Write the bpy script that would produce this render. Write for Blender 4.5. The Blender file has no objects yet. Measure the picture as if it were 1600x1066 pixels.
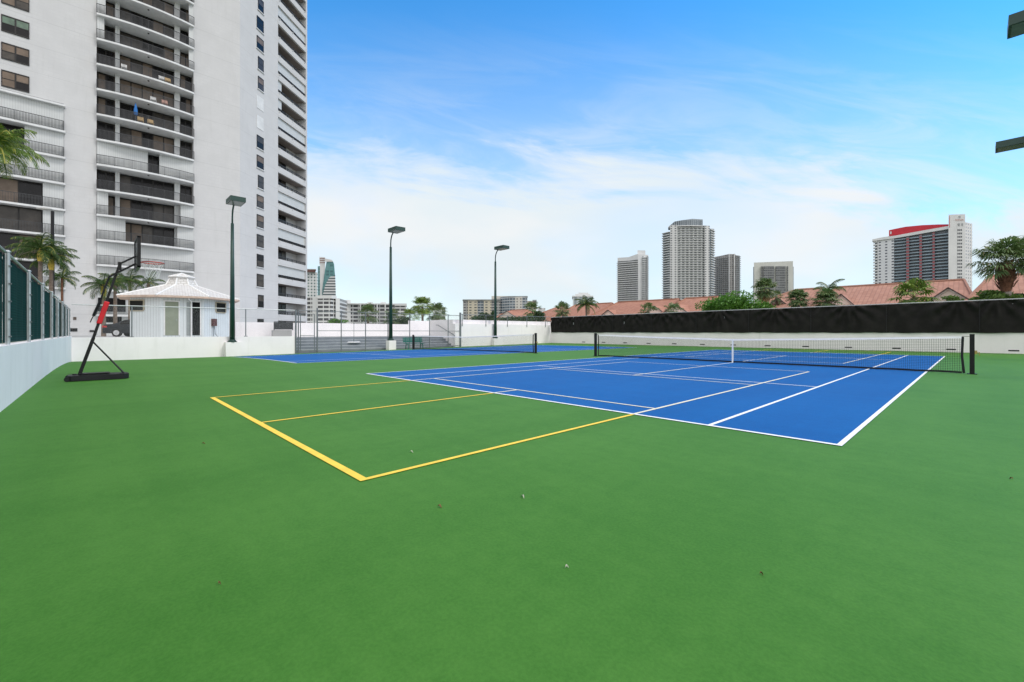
import bpy, math, random
from math import sin, cos, pi, sqrt, radians
random.seed(7)
S = bpy.context.scene
COL = S.collection
# ------------------------------------------------------------------ camera
FPX, CX, CY, H = 688.0, 800.0, 519.0, 1.186
CAM = (11.9095, -5.79)
YAW = -0.8088
FW = (sin(YAW), cos(YAW)); RT = (cos(YAW), -sin(YAW))
cd = bpy.data.cameras.new('camera'); cam = bpy.data.objects.new('camera', cd); COL.objects.link(cam)
cam.location = (CAM[0], CAM[1], H); cam.rotation_euler = (pi/2, 0, -YAW)
cd.sensor_width = 36; cd.lens = 36*FPX/1600; cd.shift_y = -(533-CY)/1600
cd.clip_start = 0.05; cd.clip_end = 6000
S.camera = cam
# ------------------------------------------------------------------ sky, sun, exposure
SUN_EL, SUN_AZ = radians(50), radians(62)      # azimuth clockwise from +Y
W = bpy.data.worlds.new("World"); S.world = W; W.use_nodes = True
nt = W.node_tree; nt.nodes.clear()
def N(t, typ, **kw):
    n = t.nodes.new(typ)
    for k, v in kw.items():
        if k.startswith('i_'):
            n.inputs[int(k[2:]) if k[2:].isdigit() else k[2:]].default_value = v
        else: setattr(n, k, v)
    return n
def L(t, a, b, ia=0, ib=0): t.links.new(a.outputs[ia], b.inputs[ib])
def M(t, op, a, b=None, c=None, clamp=False):
    n = t.nodes.new('ShaderNodeMath'); n.operation = op; n.use_clamp = clamp
    for i, v in enumerate((a, b, c)):
        if v is None: continue
        if isinstance(v, (int, float)): n.inputs[i].default_value = v
        else: t.links.new(v, n.inputs[i])
    return n.outputs[0]
def MIX(t, f, a, b, blend='MIX'):
    n = t.nodes.new('ShaderNodeMix'); n.data_type = 'RGBA'; n.blend_type = blend
    for i, v in ((0, f), (6, a), (7, b)):
        if isinstance(v, (int, float)): n.inputs[i].default_value = v
        elif isinstance(v, tuple): n.inputs[i].default_value = (v+(1,))[:4]
        else: t.links.new(v, n.inputs[i])
    return n.outputs[2]
def SM(t, v, a, b):
    n = t.nodes.new('ShaderNodeMapRange'); n.interpolation_type = 'SMOOTHSTEP'
    t.links.new(v, n.inputs[0]); n.inputs[1].default_value = a; n.inputs[2].default_value = b
    return n.outputs[0]
sky = N(nt, 'ShaderNodeTexSky', sky_type='NISHITA', sun_disc=False, sun_elevation=SUN_EL, sun_rotation=SUN_AZ,
        air_density=1.0, dust_density=0.0, ozone_density=2.0, altitude=0)
tc = N(nt, 'ShaderNodeTexCoord'); sp = N(nt, 'ShaderNodeSeparateXYZ'); L(nt, tc, sp)
el = sp.outputs[2]
# directions as seen on a fixed vertical plane far off over the court's far corner
front = M(nt, 'ADD', M(nt, 'MULTIPLY', sp.outputs[0], FW[0]), M(nt, 'MULTIPLY', sp.outputs[1], FW[1]))
fr_ = M(nt, 'MAXIMUM', front, 0.12)
sx = M(nt, 'DIVIDE', M(nt, 'ADD', M(nt, 'MULTIPLY', sp.outputs[0], RT[0]), M(nt, 'MULTIPLY', sp.outputs[1], RT[1])), fr_)
ez = M(nt, 'DIVIDE', el, fr_)
cb = N(nt, 'ShaderNodeCombineXYZ'); nt.links.new(sx, cb.inputs[0]); nt.links.new(M(nt, 'MULTIPLY_ADD', sx, 0.13, ez), cb.inputs[1])
def wisp(sc, st, det, rough, dist, seed):
    mp_ = N(nt, 'ShaderNodeMapping'); L(nt, cb, mp_); mp_.inputs['Scale'].default_value = (sc, sc*st, 1); mp_.inputs['Location'].default_value = (seed, seed*1.7, 0)
    n_ = N(nt, 'ShaderNodeTexNoise'); L(nt, mp_, n_); n_.inputs['Scale'].default_value = 1; n_.inputs['Detail'].default_value = det; n_.inputs['Roughness'].default_value = rough; n_.inputs['Distortion'].default_value = dist
    return n_.outputs[0]
w1 = wisp(1.3, 3.6, 7, .55, .5, 3.1); w2 = wisp(2.6, 4.5, 8, .62, .9, 8.4); w3 = wisp(0.9, 2.2, 5, .5, .3, 5.7)
mp2 = N(nt, 'ShaderNodeMapping'); L(nt, tc, mp2); mp2.inputs['Scale'].default_value = (1, 1, 2.6)
no2 = N(nt, 'ShaderNodeTexNoise'); L(nt, mp2, no2); no2.inputs['Scale'].default_value = 2.1; no2.inputs['Detail'].default_value = 4; no2.inputs['Roughness'].default_value = 0.5
edge = M(nt, 'ADD', M(nt, 'MULTIPLY_ADD', sx, 0.055, ez), M(nt, 'ADD', M(nt, 'MULTIPLY', M(nt, 'SUBTRACT', w1, .5), -0.42), M(nt, 'MULTIPLY', M(nt, 'SUBTRACT', w2, .5), -0.20)))
cl = SM(nt, edge, 0.47, 0.30)                 # the streaky sheet of cloud near the horizon
veil = M(nt, 'MULTIPLY', SM(nt, ez, 0.78, 0.27), M(nt, 'MULTIPLY_ADD', SM(nt, w2, .35, .7), .34, .42))
cf = M(nt, 'MULTIPLY', M(nt, 'MAXIMUM', cl, veil), M(nt, 'MULTIPLY_ADD', SM(nt, w3, .60, .44), .16, .84))
hs = N(nt, 'ShaderNodeHueSaturation'); L(nt, sky, hs, 0, 4); hs.inputs['Saturation'].default_value = 1.12; hs.inputs['Value'].default_value = 1.28
low = SM(nt, no2.outputs[0], 0.42, 0.66)
cloudc = MIX(nt, low, (5.55, 6.1, 6.4), (6.2, 6.35, 6.42))
tint = MIX(nt, 1.0, hs.outputs[0], (0.53, 1.32, 1.60), 'MULTIPLY')
behind = M(nt, 'MULTIPLY', M(nt, 'MAXIMUM', SM(nt, front, 0.38, 0.02), SM(nt, el, 0.66, 0.86)), 0.93)   # unseen broken overcast, added behind and overhead to neutralise and brighten the light
deckc = MIX(nt, low, (8.2, 8.0, 7.9), (12.4, 11.9, 11.7))
skyc = MIX(nt, behind, MIX(nt, cf, tint, cloudc), deckc)
bg = N(nt, 'ShaderNodeBackground'); nt.links.new(skyc, bg.inputs[0]); bg.inputs[1].default_value = 0.115
out = N(nt, 'ShaderNodeOutputWorld'); L(nt, bg, out)
sd = bpy.data.lights.new('sun', 'SUN'); so = bpy.data.objects.new('sun', sd); COL.objects.link(so)
sd.energy = 1.35; sd.angle = radians(18); sd.color = (1, 0.965, 0.92)
so.rotation_euler = (pi/2-SUN_EL, 0, pi-SUN_AZ)
S.view_settings.view_transform = 'Standard'; S.view_settings.look = 'None'; S.view_settings.exposure = 0.34; S.view_settings.gamma = 1
S.render.resolution_x = 1024; S.render.resolution_y = 682
# ------------------------------------------------------------------ materials
MC = {}
def new_mat(name):
    m = bpy.data.materials.new(name); m.use_nodes = True
    t = m.node_tree; b = t.nodes['Principled BSDF']
    return m, t, b
def mat(name, col, rough=0.7, var=0.12, scale=3.0, bump=0.0, bscale=60, metal=0.0, spec=0.4, stretch=(1, 1, 1), coat=0):
    if name in MC: return MC[name]
    m, t, b = new_mat(name); MC[name] = m
    b.inputs['Roughness'].default_value = rough; b.inputs['Metallic'].default_value = metal
    b.inputs['Specular IOR Level'].default_value = spec; b.inputs['Coat Weight'].default_value = coat
    tcn = N(t, 'ShaderNodeTexCoord'); mpn = N(t, 'ShaderNodeMapping'); L(t, tcn, mpn, 3); mpn.inputs['Scale'].default_value = stretch
    nn = N(t, 'ShaderNodeTexNoise'); L(t, mpn, nn); nn.inputs['Scale'].default_value = scale; nn.inputs['Detail'].default_value = 6; nn.inputs['Roughness'].default_value = 0.6
    lo = tuple(max(0, c*(1-var)) for c in col); hi = tuple(min(1, c*(1+var)) for c in col)
    r = SM(t, nn.outputs[0], 0.3, 0.7)
    t.links.new(MIX(t, r, lo, hi), b.inputs['Base Color'])
    if bump:
        n3 = N(t, 'ShaderNodeTexNoise'); L(t, tcn, n3, 3); n3.inputs['Scale'].default_value = bscale; n3.inputs['Detail'].default_value = 3
        bp = N(t, 'ShaderNodeBump'); bp.inputs['Strength'].default_value = bump; bp.inputs['Distance'].default_value = 0.02
        L(t, n3, bp, 0, 2); L(t, bp, b, 0, 'Normal')
    return m
def L(t, a, b, ia=0, ib=0):
    t.links.new(a.outputs[ia], b.inputs[ib])
def acrylic(name, c1, c2, seed):
    m, t, b = new_mat(name)
    tcn = N(t, 'ShaderNodeTexCoord')
    def noise(scale, st=(1, 1, 1), rot=0, detail=5, rough=.6):
        mpn = N(t, 'ShaderNodeMapping'); L(t, tcn, mpn, 3); mpn.inputs['Scale'].default_value = st; mpn.inputs['Rotation'].default_value = (0, 0, rot); mpn.inputs['Location'].default_value = (seed, seed*2.3, 0)
        nn = N(t, 'ShaderNodeTexNoise'); L(t, mpn, nn); nn.inputs['Scale'].default_value = scale; nn.inputs['Detail'].default_value = detail; nn.inputs['Roughness'].default_value = rough
        return nn.outputs[0]
    big = noise(0.35, detail=4); streak = noise(1.3, (1, 0.14, 1), radians(8), 5, .55); streak2 = noise(2.2, (0.1, 1, 1), radians(-5), 4, .6)
    fine = noise(55, detail=3, rough=.7); grit = noise(210, detail=2)
    f = M(t, 'ADD', M(t, 'ADD', M(t, 'MULTIPLY', big, .22), M(t, 'MULTIPLY', noise(9, detail=5), .26)), M(t, 'ADD', M(t, 'MULTIPLY', streak, .30), M(t, 'MULTIPLY', streak2, .22)))
    base = MIX(t, SM(t, f, .38, .62), c1, c2)
    fi = SM(t, fine, .3, .7)
    base = MIX(t, M(t, 'MULTIPLY', fi, .20), base, tuple(min(1, c*1.7+.01) for c in c2))
    spk = SM(t, grit, .66, .76)
    base = MIX(t, M(t, 'MULTIPLY', spk, .26), base, tuple(min(1, c*2.0+.04) for c in c2))
    scuff = M(t, 'MULTIPLY', SM(t, noise(2.6, (1, .09, 1), radians(28), 4, .7), .64, .74), SM(t, noise(.8), .5, .65))
    base = MIX(t, M(t, 'MULTIPLY', scuff, .22), base, tuple(min(1, c*1.6+.03) for c in c2))
    dark = SM(t, noise(0.9, detail=6), .62, .78)
    base = MIX(t, M(t, 'MULTIPLY', dark, .12), base, tuple(c*.6 for c in c1))
    t.links.new(base, b.inputs['Base Color'])
    b.inputs['Roughness'].default_value = .70; b.inputs['Specular IOR Level'].default_value = .24 if seed == 3 else .14
    bp = N(t, 'ShaderNodeBump'); bp.inputs['Strength'].default_value = .25; bp.inputs['Distance'].default_value = .004
    t.links.new(M(t, 'ADD', grit, fine), bp.inputs[2]); L(t, bp, b, 0, 'Normal')
    return m
def stucco(name, col, stain=0.35, courses=False):
    m, t, b = new_mat(name)
    tcn = N(t, 'ShaderNodeTexCoord')
    def noise(scale, st=(1, 1, 1), detail=5):
        mpn = N(t, 'ShaderNodeMapping'); L(t, tcn, mpn, 3); mpn.inputs['Scale'].default_value = st
        nn = N(t, 'ShaderNodeTexNoise'); L(t, mpn, nn); nn.inputs['Scale'].default_value = scale; nn.inputs['Detail'].default_value = detail; nn.inputs['Roughness'].default_value = .62
        return nn.outputs[0]
    a = SM(t, noise(0.5), .3, .7); dr = SM(t, noise(2.2, (1, 1, .12)), .52, .75); bl = SM(t, noise(5), .58, .78)
    base = MIX(t, a, tuple(c*.93 for c in col), col)
    base = MIX(t, M(t, 'MULTIPLY', dr, stain*.5), base, (col[0]*.62, col[1]*.62, col[2]*.58))
    base = MIX(t, M(t, 'MULTIPLY', bl, stain*.35), base, (col[0]*.68, col[1]*.67, col[2]*.62))
    if courses:      # faint block courses and storey joints in the paint
        s = N(t, 'ShaderNodeSeparateXYZ'); L(t, tcn, s, 2)
        j = M(t, 'ABSOLUTE', M(t, 'SUBTRACT', M(t, 'FRACT', M(t, 'DIVIDE', M(t, 'SUBTRACT', s.outputs[1], .33), 2.87)), .5))
        base = MIX(t, M(t, 'MULTIPLY', SM(t, j, .482, .495), .16), base, (.2, .2, .2))
        br = N(t, 'ShaderNodeTexBrick'); mpn = N(t, 'ShaderNodeMapping'); L(t, tcn, mpn, 2); L(t, mpn, br)
        br.inputs['Scale'].default_value = 1; br.inputs['Brick Width'].default_value = .8; br.inputs['Row Height'].default_value = .4; br.inputs['Mortar Size'].default_value = .03
        br.inputs['Color1'].default_value = (1, 1, 1, 1); br.inputs['Color2'].default_value = (.93, .93, .93, 1); br.inputs['Mortar'].default_value = (.84, .84, .84, 1)
        base = MIX(t, M(t, 'MULTIPLY', SM(t, noise(.25), .3, .7), .4), base, br.outputs[0], 'MULTIPLY')
    t.links.new(base, b.inputs['Base Color']); b.inputs['Roughness'].default_value = .85; b.inputs['Specular IOR Level'].default_value = .25
    bp = N(t, 'ShaderNodeBump'); bp.inputs['Strength'].default_value = .3; bp.inputs['Distance'].default_value = .01
    t.links.new(noise(38), bp.inputs[2]); L(t, bp, b, 0, 'Normal')
    return m
def ribbed(name, col, period, axis='U', depth=.5, rough=.5, dark=.72):
    """vertical ribs/boards from the UV map (metres)"""
    m, t, b = new_mat(name)
    tcn = N(t, 'ShaderNodeTexCoord'); s = N(t, 'ShaderNodeSeparateXYZ'); L(t, tcn, s, 2)
    u = s.outputs[0 if axis == 'U' else 1]
    fr = M(t, 'FRACT', M(t, 'DIVIDE', u, period))
    tri = M(t, 'ABSOLUTE', M(t, 'SUBTRACT', fr, .5))
    g = SM(t, tri, .36, .5)
    nn = N(t, 'ShaderNodeTexNoise'); L(t, tcn, nn, 3); nn.inputs['Scale'].default_value = 1.3; nn.inputs['Detail'].default_value = 5
    base = MIX(t, nn.outputs[0], tuple(c*.88 for c in col), tuple(min(1, c*1.06) for c in col))
    base = MIX(t, M(t, 'MULTIPLY', g, 1-dark), base, (0.12, .12, .12))
    t.links.new(base, b.inputs['Base Color']); b.inputs['Roughness'].default_value = rough
    bp = N(t, 'ShaderNodeBump'); bp.inputs['Strength'].default_value = depth; bp.inputs['Distance'].default_value = .03; bp.invert = True
    t.links.new(g, bp.inputs[2]); L(t, bp, b, 0, 'Normal')
    return m
def facade(name, wall, win, cw, ch, fw, fh, ou=0, ov=0, slab=None, slabh=.1, var=.5, rough=.25):
    """rows and columns of windows set out in metres on the UV map"""
    m, t, b = new_mat(name)
    tcn = N(t, 'ShaderNodeTexCoord'); s = N(t, 'ShaderNodeSeparateXYZ'); L(t, tcn, s, 2)
    U = M(t, 'DIVIDE', M(t, 'ADD', s.outputs[0], ou), cw); V = M(t, 'DIVIDE', M(t, 'ADD', s.outputs[1], ov), ch)
    fu = M(t, 'ABSOLUTE', M(t, 'SUBTRACT', M(t, 'FRACT', U), .5)); fv = M(t, 'ABSOLUTE', M(t, 'SUBTRACT', M(t, 'FRACT', V), .5))
    w = M(t, 'MULTIPLY', M(t, 'LESS_THAN', fu, fw/2), M(t, 'LESS_THAN', fv, fh/2))
    cbn = N(t, 'ShaderNodeCombineXYZ'); t.links.new(M(t, 'FLOOR', U), cbn.inputs[0]); t.links.new(M(t, 'FLOOR', V), cbn.inputs[1])
    wn = N(t, 'ShaderNodeTexWhiteNoise'); wn.noise_dimensions = '2D'; L(t, cbn, wn)
    wc = MIX(t, M(t, 'MULTIPLY', M(t, 'POWER', wn.outputs[0], 2.2), var), win, tuple(min(1, c*2.2+.12) for c in win))
    nn = N(t, 'ShaderNodeTexNoise'); L(t, tcn, nn, 3); nn.inputs['Scale'].default_value = .06; nn.inputs['Detail'].default_value = 6
    base = MIX(t, nn.outputs[0], tuple(c*.86 for c in wall), tuple(min(1, c*1.08) for c in wall))
    if slab:
        base = MIX(t, M(t, 'GREATER_THAN', fv, .5-slabh/2), base, slab)
    t.links.new(MIX(t, w, base, wc), b.inputs['Base Color'])
    t.links.new(M(t, 'SUBTRACT', .8, M(t, 'MULTIPLY', w, .8-rough)), b.inputs['Roughness'])
    return m
def leafmat(name, c1, c2, c3=None):
    m, t, b = new_mat(name)
    tcn = N(t, 'ShaderNodeTexCoord'); nn = N(t, 'ShaderNodeTexNoise'); L(t, tcn, nn, 3); nn.inputs['Scale'].default_value = 1.7; nn.inputs['Detail'].default_value = 4
    gi = N(t, 'ShaderNodeNewGeometry')
    f = M(t, 'ADD', M(t, 'MULTIPLY', SM(t, nn.outputs[0], .35, .65), .5), M(t, 'MULTIPLY', gi.outputs['Random Per Island'], .5))
    base = MIX(t, f, c1, c2)
    if c3: base = MIX(t, SM(t, gi.outputs['Random Per Island'], .86, .95), base, c3)
    t.links.new(base, b.inputs['Base Color']); b.inputs['Roughness'].default_value = .55; b.inputs['Specular IOR Level'].default_value = .35
    b.inputs['Transmission Weight'].default_value = 0
    tr = N(t, 'ShaderNodeBsdfTranslucent'); t.links.new(MIX(t, .5, base, (c2[0]*1.3, c2[1]*1.5, c2[2]*.8)), tr.inputs[0])
    ad = N(t, 'ShaderNodeMixShader'); ad.inputs[0].default_value = .22; o = t.nodes['Material Output']
    L(t, b, ad, 0, 1); L(t, tr, ad, 0, 2); L(t, ad, o)
    return m
GREEN = acrylic('green_acrylic', (.034, .140, .012), (.056, .180, .022), 3)
BLUE = acrylic('blue_acrylic', (.001, .078, .275), (.002, .098, .325), 11)
WLINE = mat('white_line_paint', (.78, .80, .82), .7, .07, 9, .1, 120)
YLINE = mat('yellow_line_paint', (.88, .60, .07), .7, .08, 7, .1, 120)
CLINE = mat('cream_line_paint', (.74, .70, .56), .7, .08, 7, .1, 120)
WWALL = stucco('white_stucco', (.88, .845, .85), .38)
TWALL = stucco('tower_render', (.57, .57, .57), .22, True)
CONC = stucco('raw_concrete', (.40, .40, .39), .5)
DECK = mat('deck_concrete', (.42, .42, .41), .85, .12, 1.2, .2)
STEPG = mat('grey_step_paint', (.21, .235, .26), .8, .10, 2)
STEPW = mat('step_nosing_paint', (.50, .53, .56), .8, .08, 2)
TSLAB = mat('slab_edge', (.64, .65, .65), .8, .08, 1.0)
SHUT = ribbed('corrugated_shutter', (.56, .575, .57), .19, depth=.8)
BRONZE = mat('bronze_metal', (.014, .012, .011), .45, .2, 3)
BRONZE2 = mat('railing_metal', (.045, .047, .05), .55, .2, 3)
GLASSD = mat('dark_glass', (.009, .008, .008), .15, .4, .8, spec=.28)
GLASSB = mat('curtain_glass', (.165, .122, .090), .35, .22, .9, spec=.3)
GLASSG = mat('grey_glass', (.062, .054, .046), .2, .3, 1.2, spec=.3)
GLASSN = mat('green_glass', (.10, .16, .11), .2, .3, 1.2, spec=.6)
CEILSH = mat('ceiling_shade_tone', (.22, .19, .175), .85, .1, 1)  # brown-grey carries the loggia ceilings' shade in its colour
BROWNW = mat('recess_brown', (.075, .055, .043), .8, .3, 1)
GALV = mat('galvanised_steel', (.42, .45, .46), .45, .12, 8, metal=.5)
GREYM = mat('grey_painted_steel', (.16, .18, .19), .5, .12, 5, metal=.2)
PGREEN = mat('dark_green_paint', (.010, .045, .034), .45, .2, 2, spec=.5)
LENS = mat('lamp_lens', (.15, .17, .15), .25, .15, 5)
BLACKP = mat('black_plastic', (.014, .014, .016), .45, .2, 4, spec=.25)
BLACKM = mat('black_metal', (.012, .012, .013), .4, .2, 4, spec=.25)
RED = mat('red_padding', (.55, .012, .02), .5, .1, 6)
ORANGE = mat('rim_red', (.50, .05, .03), .45, .1, 6)
NETW = mat('white_cord', (.75, .75, .75), .8, .05, 5)
CORD = mat('black_cord', (.018, .019, .02), .8, .1, 5)
BAND = mat('white_vinyl', (.82, .83, .84), .55, .05, 5)
BOARD = mat('white_cabana_boards', (.62, .68, .70), .7, .06, 2)
FABB = mat('black_screen_fabric', (.012, .011, .010), .7, .35, 1.6, .25, 300, spec=.18)
BENCHG = mat('bench_green', (.010, .13, .10), .45, .1, 5)
# ------------------------------------------------------------------ pixel helpers
def G(px, d):
    r = (px-CX)/FPX*d
    return (CAM[0]+d*FW[0]+r*RT[0], CAM[1]+d*FW[1]+r*RT[1])
def ZD(py, d): return H+(CY-py)/FPX*d
def dep(x, y): return (x-CAM[0])*FW[0]+(y-CAM[1])*FW[1]
def Xat(px, y):
    k = (px-CX)/FPX; dy = y-CAM[1]; return CAM[0]+dy*(k*FW[1]-RT[1])/(RT[0]-k*FW[0])
class Frame:
    """a vertical wall plane: u along it, n out of it"""
    def __init__(s, ox, oy, ux, uy):
        l = sqrt(ux*ux+uy*uy); s.o = (ox, oy); s.u = (ux/l, uy/l); s.n = (uy/l, -ux/l)
    def p(s, u, n, z): return (s.o[0]+u*s.u[0]+n*s.n[0], s.o[1]+u*s.u[1]+n*s.n[1], z)
    def U(s, px, n=0):
        k = (px-CX)/FPX
        ox, oy = s.o[0]+n*s.n[0]-CAM[0], s.o[1]+n*s.n[1]-CAM[1]
        r0, d0 = ox*RT[0]+oy*RT[1], ox*FW[0]+oy*FW[1]
        ru, du = s.u[0]*RT[0]+s.u[1]*RT[1], s.u[0]*FW[0]+s.u[1]*FW[1]
        return (k*d0-r0)/(ru-k*du)
    def Z(s, px, py, n=0):
        q = s.p(s.U(px, n), n, 0); return ZD(py, dep(q[0], q[1]))
# ------------------------------------------------------------------ mesh builder
def rootloc(o):
    x = y = z = 0
    while o is not None:
        x += o.location.x; y += o.location.y; z += o.location.z; o = o.parent
    return (x, y, z)
class MB:
    def __init__(s, fr=None): s.v = []; s.f = []; s.uv = []; s.fr = fr
    def P(s, p): return s.fr.p(*p) if s.fr else p
    def face(s, pts, uv=None, raw=False):
        b = len(s.v); q = [p if raw else s.P(p) for p in pts]; s.v += q
        s.f.append(tuple(range(b, b+len(q))))
        if uv is None:
            # metres along the face, metres up
            ax = [q[1][i]-q[0][i] for i in range(3)]; bx = [q[-1][i]-q[0][i] for i in range(3)]
            nx = ax[1]*bx[2]-ax[2]*bx[1]; ny = ax[2]*bx[0]-ax[0]*bx[2]; nz = ax[0]*bx[1]-ax[1]*bx[0]
            h = sqrt(nx*nx+ny*ny)
            if h > abs(nz)*.3 and h > 0:
                tx, ty = -ny/h, nx/h
                uv = [(p[0]*tx+p[1]*ty, p[2]) for p in q]
            else: uv = [(p[0], p[1]) for p in q]
        s.uv.append(uv)
        return s
    def box(s, a0, a1, b0, b1, c0, c1, raw=False):
        P = [(a0, b0, c0), (a1, b0, c0), (a1, b1, c0), (a0, b1, c0), (a0, b0, c1), (a1, b0, c1), (a1, b1, c1), (a0, b1, c1)]
        for q in ((3, 2, 1, 0), (4, 5, 6, 7), (0, 1, 5, 4), (1, 2, 6, 5), (2, 3, 7, 6), (3, 0, 4, 7)):
            s.face([P[i] for i in q], raw=raw)
        return s
    def prism(s, pts, z0, z1, cap=True, z0f=None):
        n = len(pts)
        for i in range(n):
            a, b = pts[i], pts[(i+1) % n]
            s.face([(a[0], a[1], z0), (b[0], b[1], z0), (b[0], b[1], z1), (a[0], a[1], z1)])
        if cap:
            s.face([(p[0], p[1], z1) for p in pts]); s.face([(p[0], p[1], z0) for p in reversed(pts)])
        return s
    def bar(s, p, q, w, h=None):
        """square bar between two points"""
        h = h or w
        p = s.P(p); q = s.P(q)
        return s._tube([p, q], [w/2*1.414]*2, 4, pi/4, h/w)
    def tube(s, pts, r, n=8):
        pts = [s.P(p) for p in pts]
        if isinstance(r, (int, float)): r = [r]*len(pts)
        return s._tube(pts, r, n, 0, 1)
    def _tube(s, pts, r, n, ph, asp):
        from mathutils import Vector
        V = [Vector(p) for p in pts]; b = len(s.v); up = None
        for i, p in enumerate(V):
            d = (V[min(i+1, len(V)-1)]-V[max(i-1, 0)]).normalized()
            if up is None:
                up = Vector((0, 0, 1)) if abs(d.z) < .9 else Vector((0, 1, 0))
            x = d.cross(up).normalized(); y = x.cross(d).normalized()
            up = y
            for k in range(n):
                a = ph+2*pi*k/n
                s.v.append(tuple(p+x*(r[i]*cos(a))+y*(r[i]*asp*sin(a))))
        for i in range(len(V)-1):
            for k in range(n):
                k2 = (k+1) % n
                s.f.append((b+i*n+k, b+i*n+k2, b+(i+1)*n+k2, b+(i+1)*n+k)); s.uv.append([(0, 0)]*4)
        s.f.append(tuple(b+k for k in reversed(range(n)))); s.uv.append([(0, 0)]*n)
        s.f.append(tuple(b+(len(V)-1)*n+k for k in range(n))); s.uv.append([(0, 0)]*n)
        return s
    def build(s, name, m, parent=None, smooth=False):
        me = bpy.data.meshes.new(name); ox, oy, oz = rootloc(parent) if parent else (0, 0, 0)
        me.from_pydata([(v[0]-ox, v[1]-oy, v[2]-oz) for v in s.v], [], s.f)
        ul = me.uv_layers.new(name='UVMap'); fl = [c for u in s.uv for p in u for c in p]
        ul.data.foreach_set('uv', fl)
        if smooth: me.polygons.foreach_set('use_smooth', [True]*len(me.polygons))
        me.materials.append(m); me.validate(); me.update()
        o = bpy.data.objects.new(name, me); COL.objects.link(o)
        if parent: o.parent = parent
        return o
def bevel(o, w=.01, seg=2):
    md = o.modifiers.new('bevel', 'BEVEL'); md.width = w; md.segments = seg; md.limit_method = 'ANGLE'; return o
def tag(o, label=None, cat=None, group=None, kind=None):
    if label: o['label'] = label
    if cat: o['category'] = cat
    if group: o['group'] = group
    if kind: o['kind'] = kind
    return o
def thing(name, loc, label, cat, group=None, rz=0):
    o = bpy.data.objects.new(name, None); COL.objects.link(o); o.location = loc; o.rotation_euler[2] = rz
    o.empty_display_size = .2
    return tag(o, label, cat, group)
def dup(o, loc=None, rz=None, label=None, parent=None):
    c = o.copy(); COL.objects.link(c)
    if parent: c.parent = parent
    if loc: c.location = loc
    if rz is not None: c.rotation_euler[2] = rz
    if label: c['label'] = label
    for ch in list(o.children): dup(ch, parent=c)
    return c
# ------------------------------------------------------------------ ground
YS = 1.035
def yv(v): return (v-5)*YS+5                    # court length coordinate -> world Y
XB, YR = -20.2, 30.8                            # back wall plane, right wall plane
def wy(x): return -6.77+.22*(2-x)/22.2          # left wall plane
def gz(x, y):
    t = max(0, -4-x)
    return -.0013*t*t*max(0, min(1.05, 1-max(0, y)/31))
def sheet(name, x0, x1, y0, y1, dz, m, step=1.0, skew=False):
    b = MB(); nx = max(1, int(abs(x1-x0)/step+.99)); ny = max(1, int(abs(y1-y0)/step+.99))
    for j in range(ny+1):
        for i in range(nx+1):
            x = x0+(x1-x0)*i/nx; ya = wy(x)-.1 if skew else y0; y = ya+(y1-ya)*j/ny
            b.v.append((x, y, gz(x, y)+dz))
    for j in range(ny):
        for i in range(nx):
            a = j*(nx+1)+i; b.f.append((a, a+1, a+nx+2, a+nx+1)); b.uv.append([(0, 0)]*4)
    return b.build(name, m, smooth=True) if name else b
def add_sheet(b, x0, x1, y0, y1, dz, step=1.0):
    """strip that follows the same breaks as the court mesh"""
    xs = sorted({x0, x1} | {float(k) for k in range(-30, 30) if x0 < k < x1}); ys = sorted({y0, y1} | {float(k) for k in range(-12, 40) if y0 < k < y1})
    base = len(b.v)
    for y in ys:
        for x in xs: b.v.append((x, y, gz(x, y)+dz))
    n = len(xs)
    for j in range(len(ys)-1):
        for i in range(n-1):
            a = base+j*n+i; b.f.append((a, a+1, a+n+1, a+n)); b.uv.append([(0, 0)]*4)
g = MB(); g.face([(-4000, -4000, -1.6), (4000, -4000, -1.6), (4000, 4000, -1.6), (-4000, 4000, -1.6)])
tag(g.build('ground', mat('earth', (.16, .17, .11), .95, .3, .02)), kind='structure')
b = MB(); ys = [float(k) for k in range(-6, 31)]+[YR+.05]
xs = [XB-.05]+[float(k) for k in range(-20, 27)]
for y in [None]+ys:
    for x in xs:
        yy = (wy(x)-.1) if y is None else y
        b.v.append((x, yy, gz(x, yy)))
n = len(xs)
for j in range(len(ys)):
    for i in range(n-1):
        a = j*n+i; b.f.append((a, a+1, a+n+1, a+n)); b.uv.append([(0, 0)]*4)
tag(b.build('court_surface', GREEN, smooth=True), kind='structure')
C2 = -16.83
for nm, x0 in (('blue_court', 0), ('blue_court', C2)):
    b = MB(); add_sheet(b, x0, x0+10.97, yv(0), yv(23.77), .004); tag(b.build(nm, BLUE, smooth=True), kind='structure')
wl = MB(); cl_ = MB(); yl = MB()
lw = .052; u0, u1, cc = 5.485-3.05, 5.485+3.05, 2.78
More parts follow.
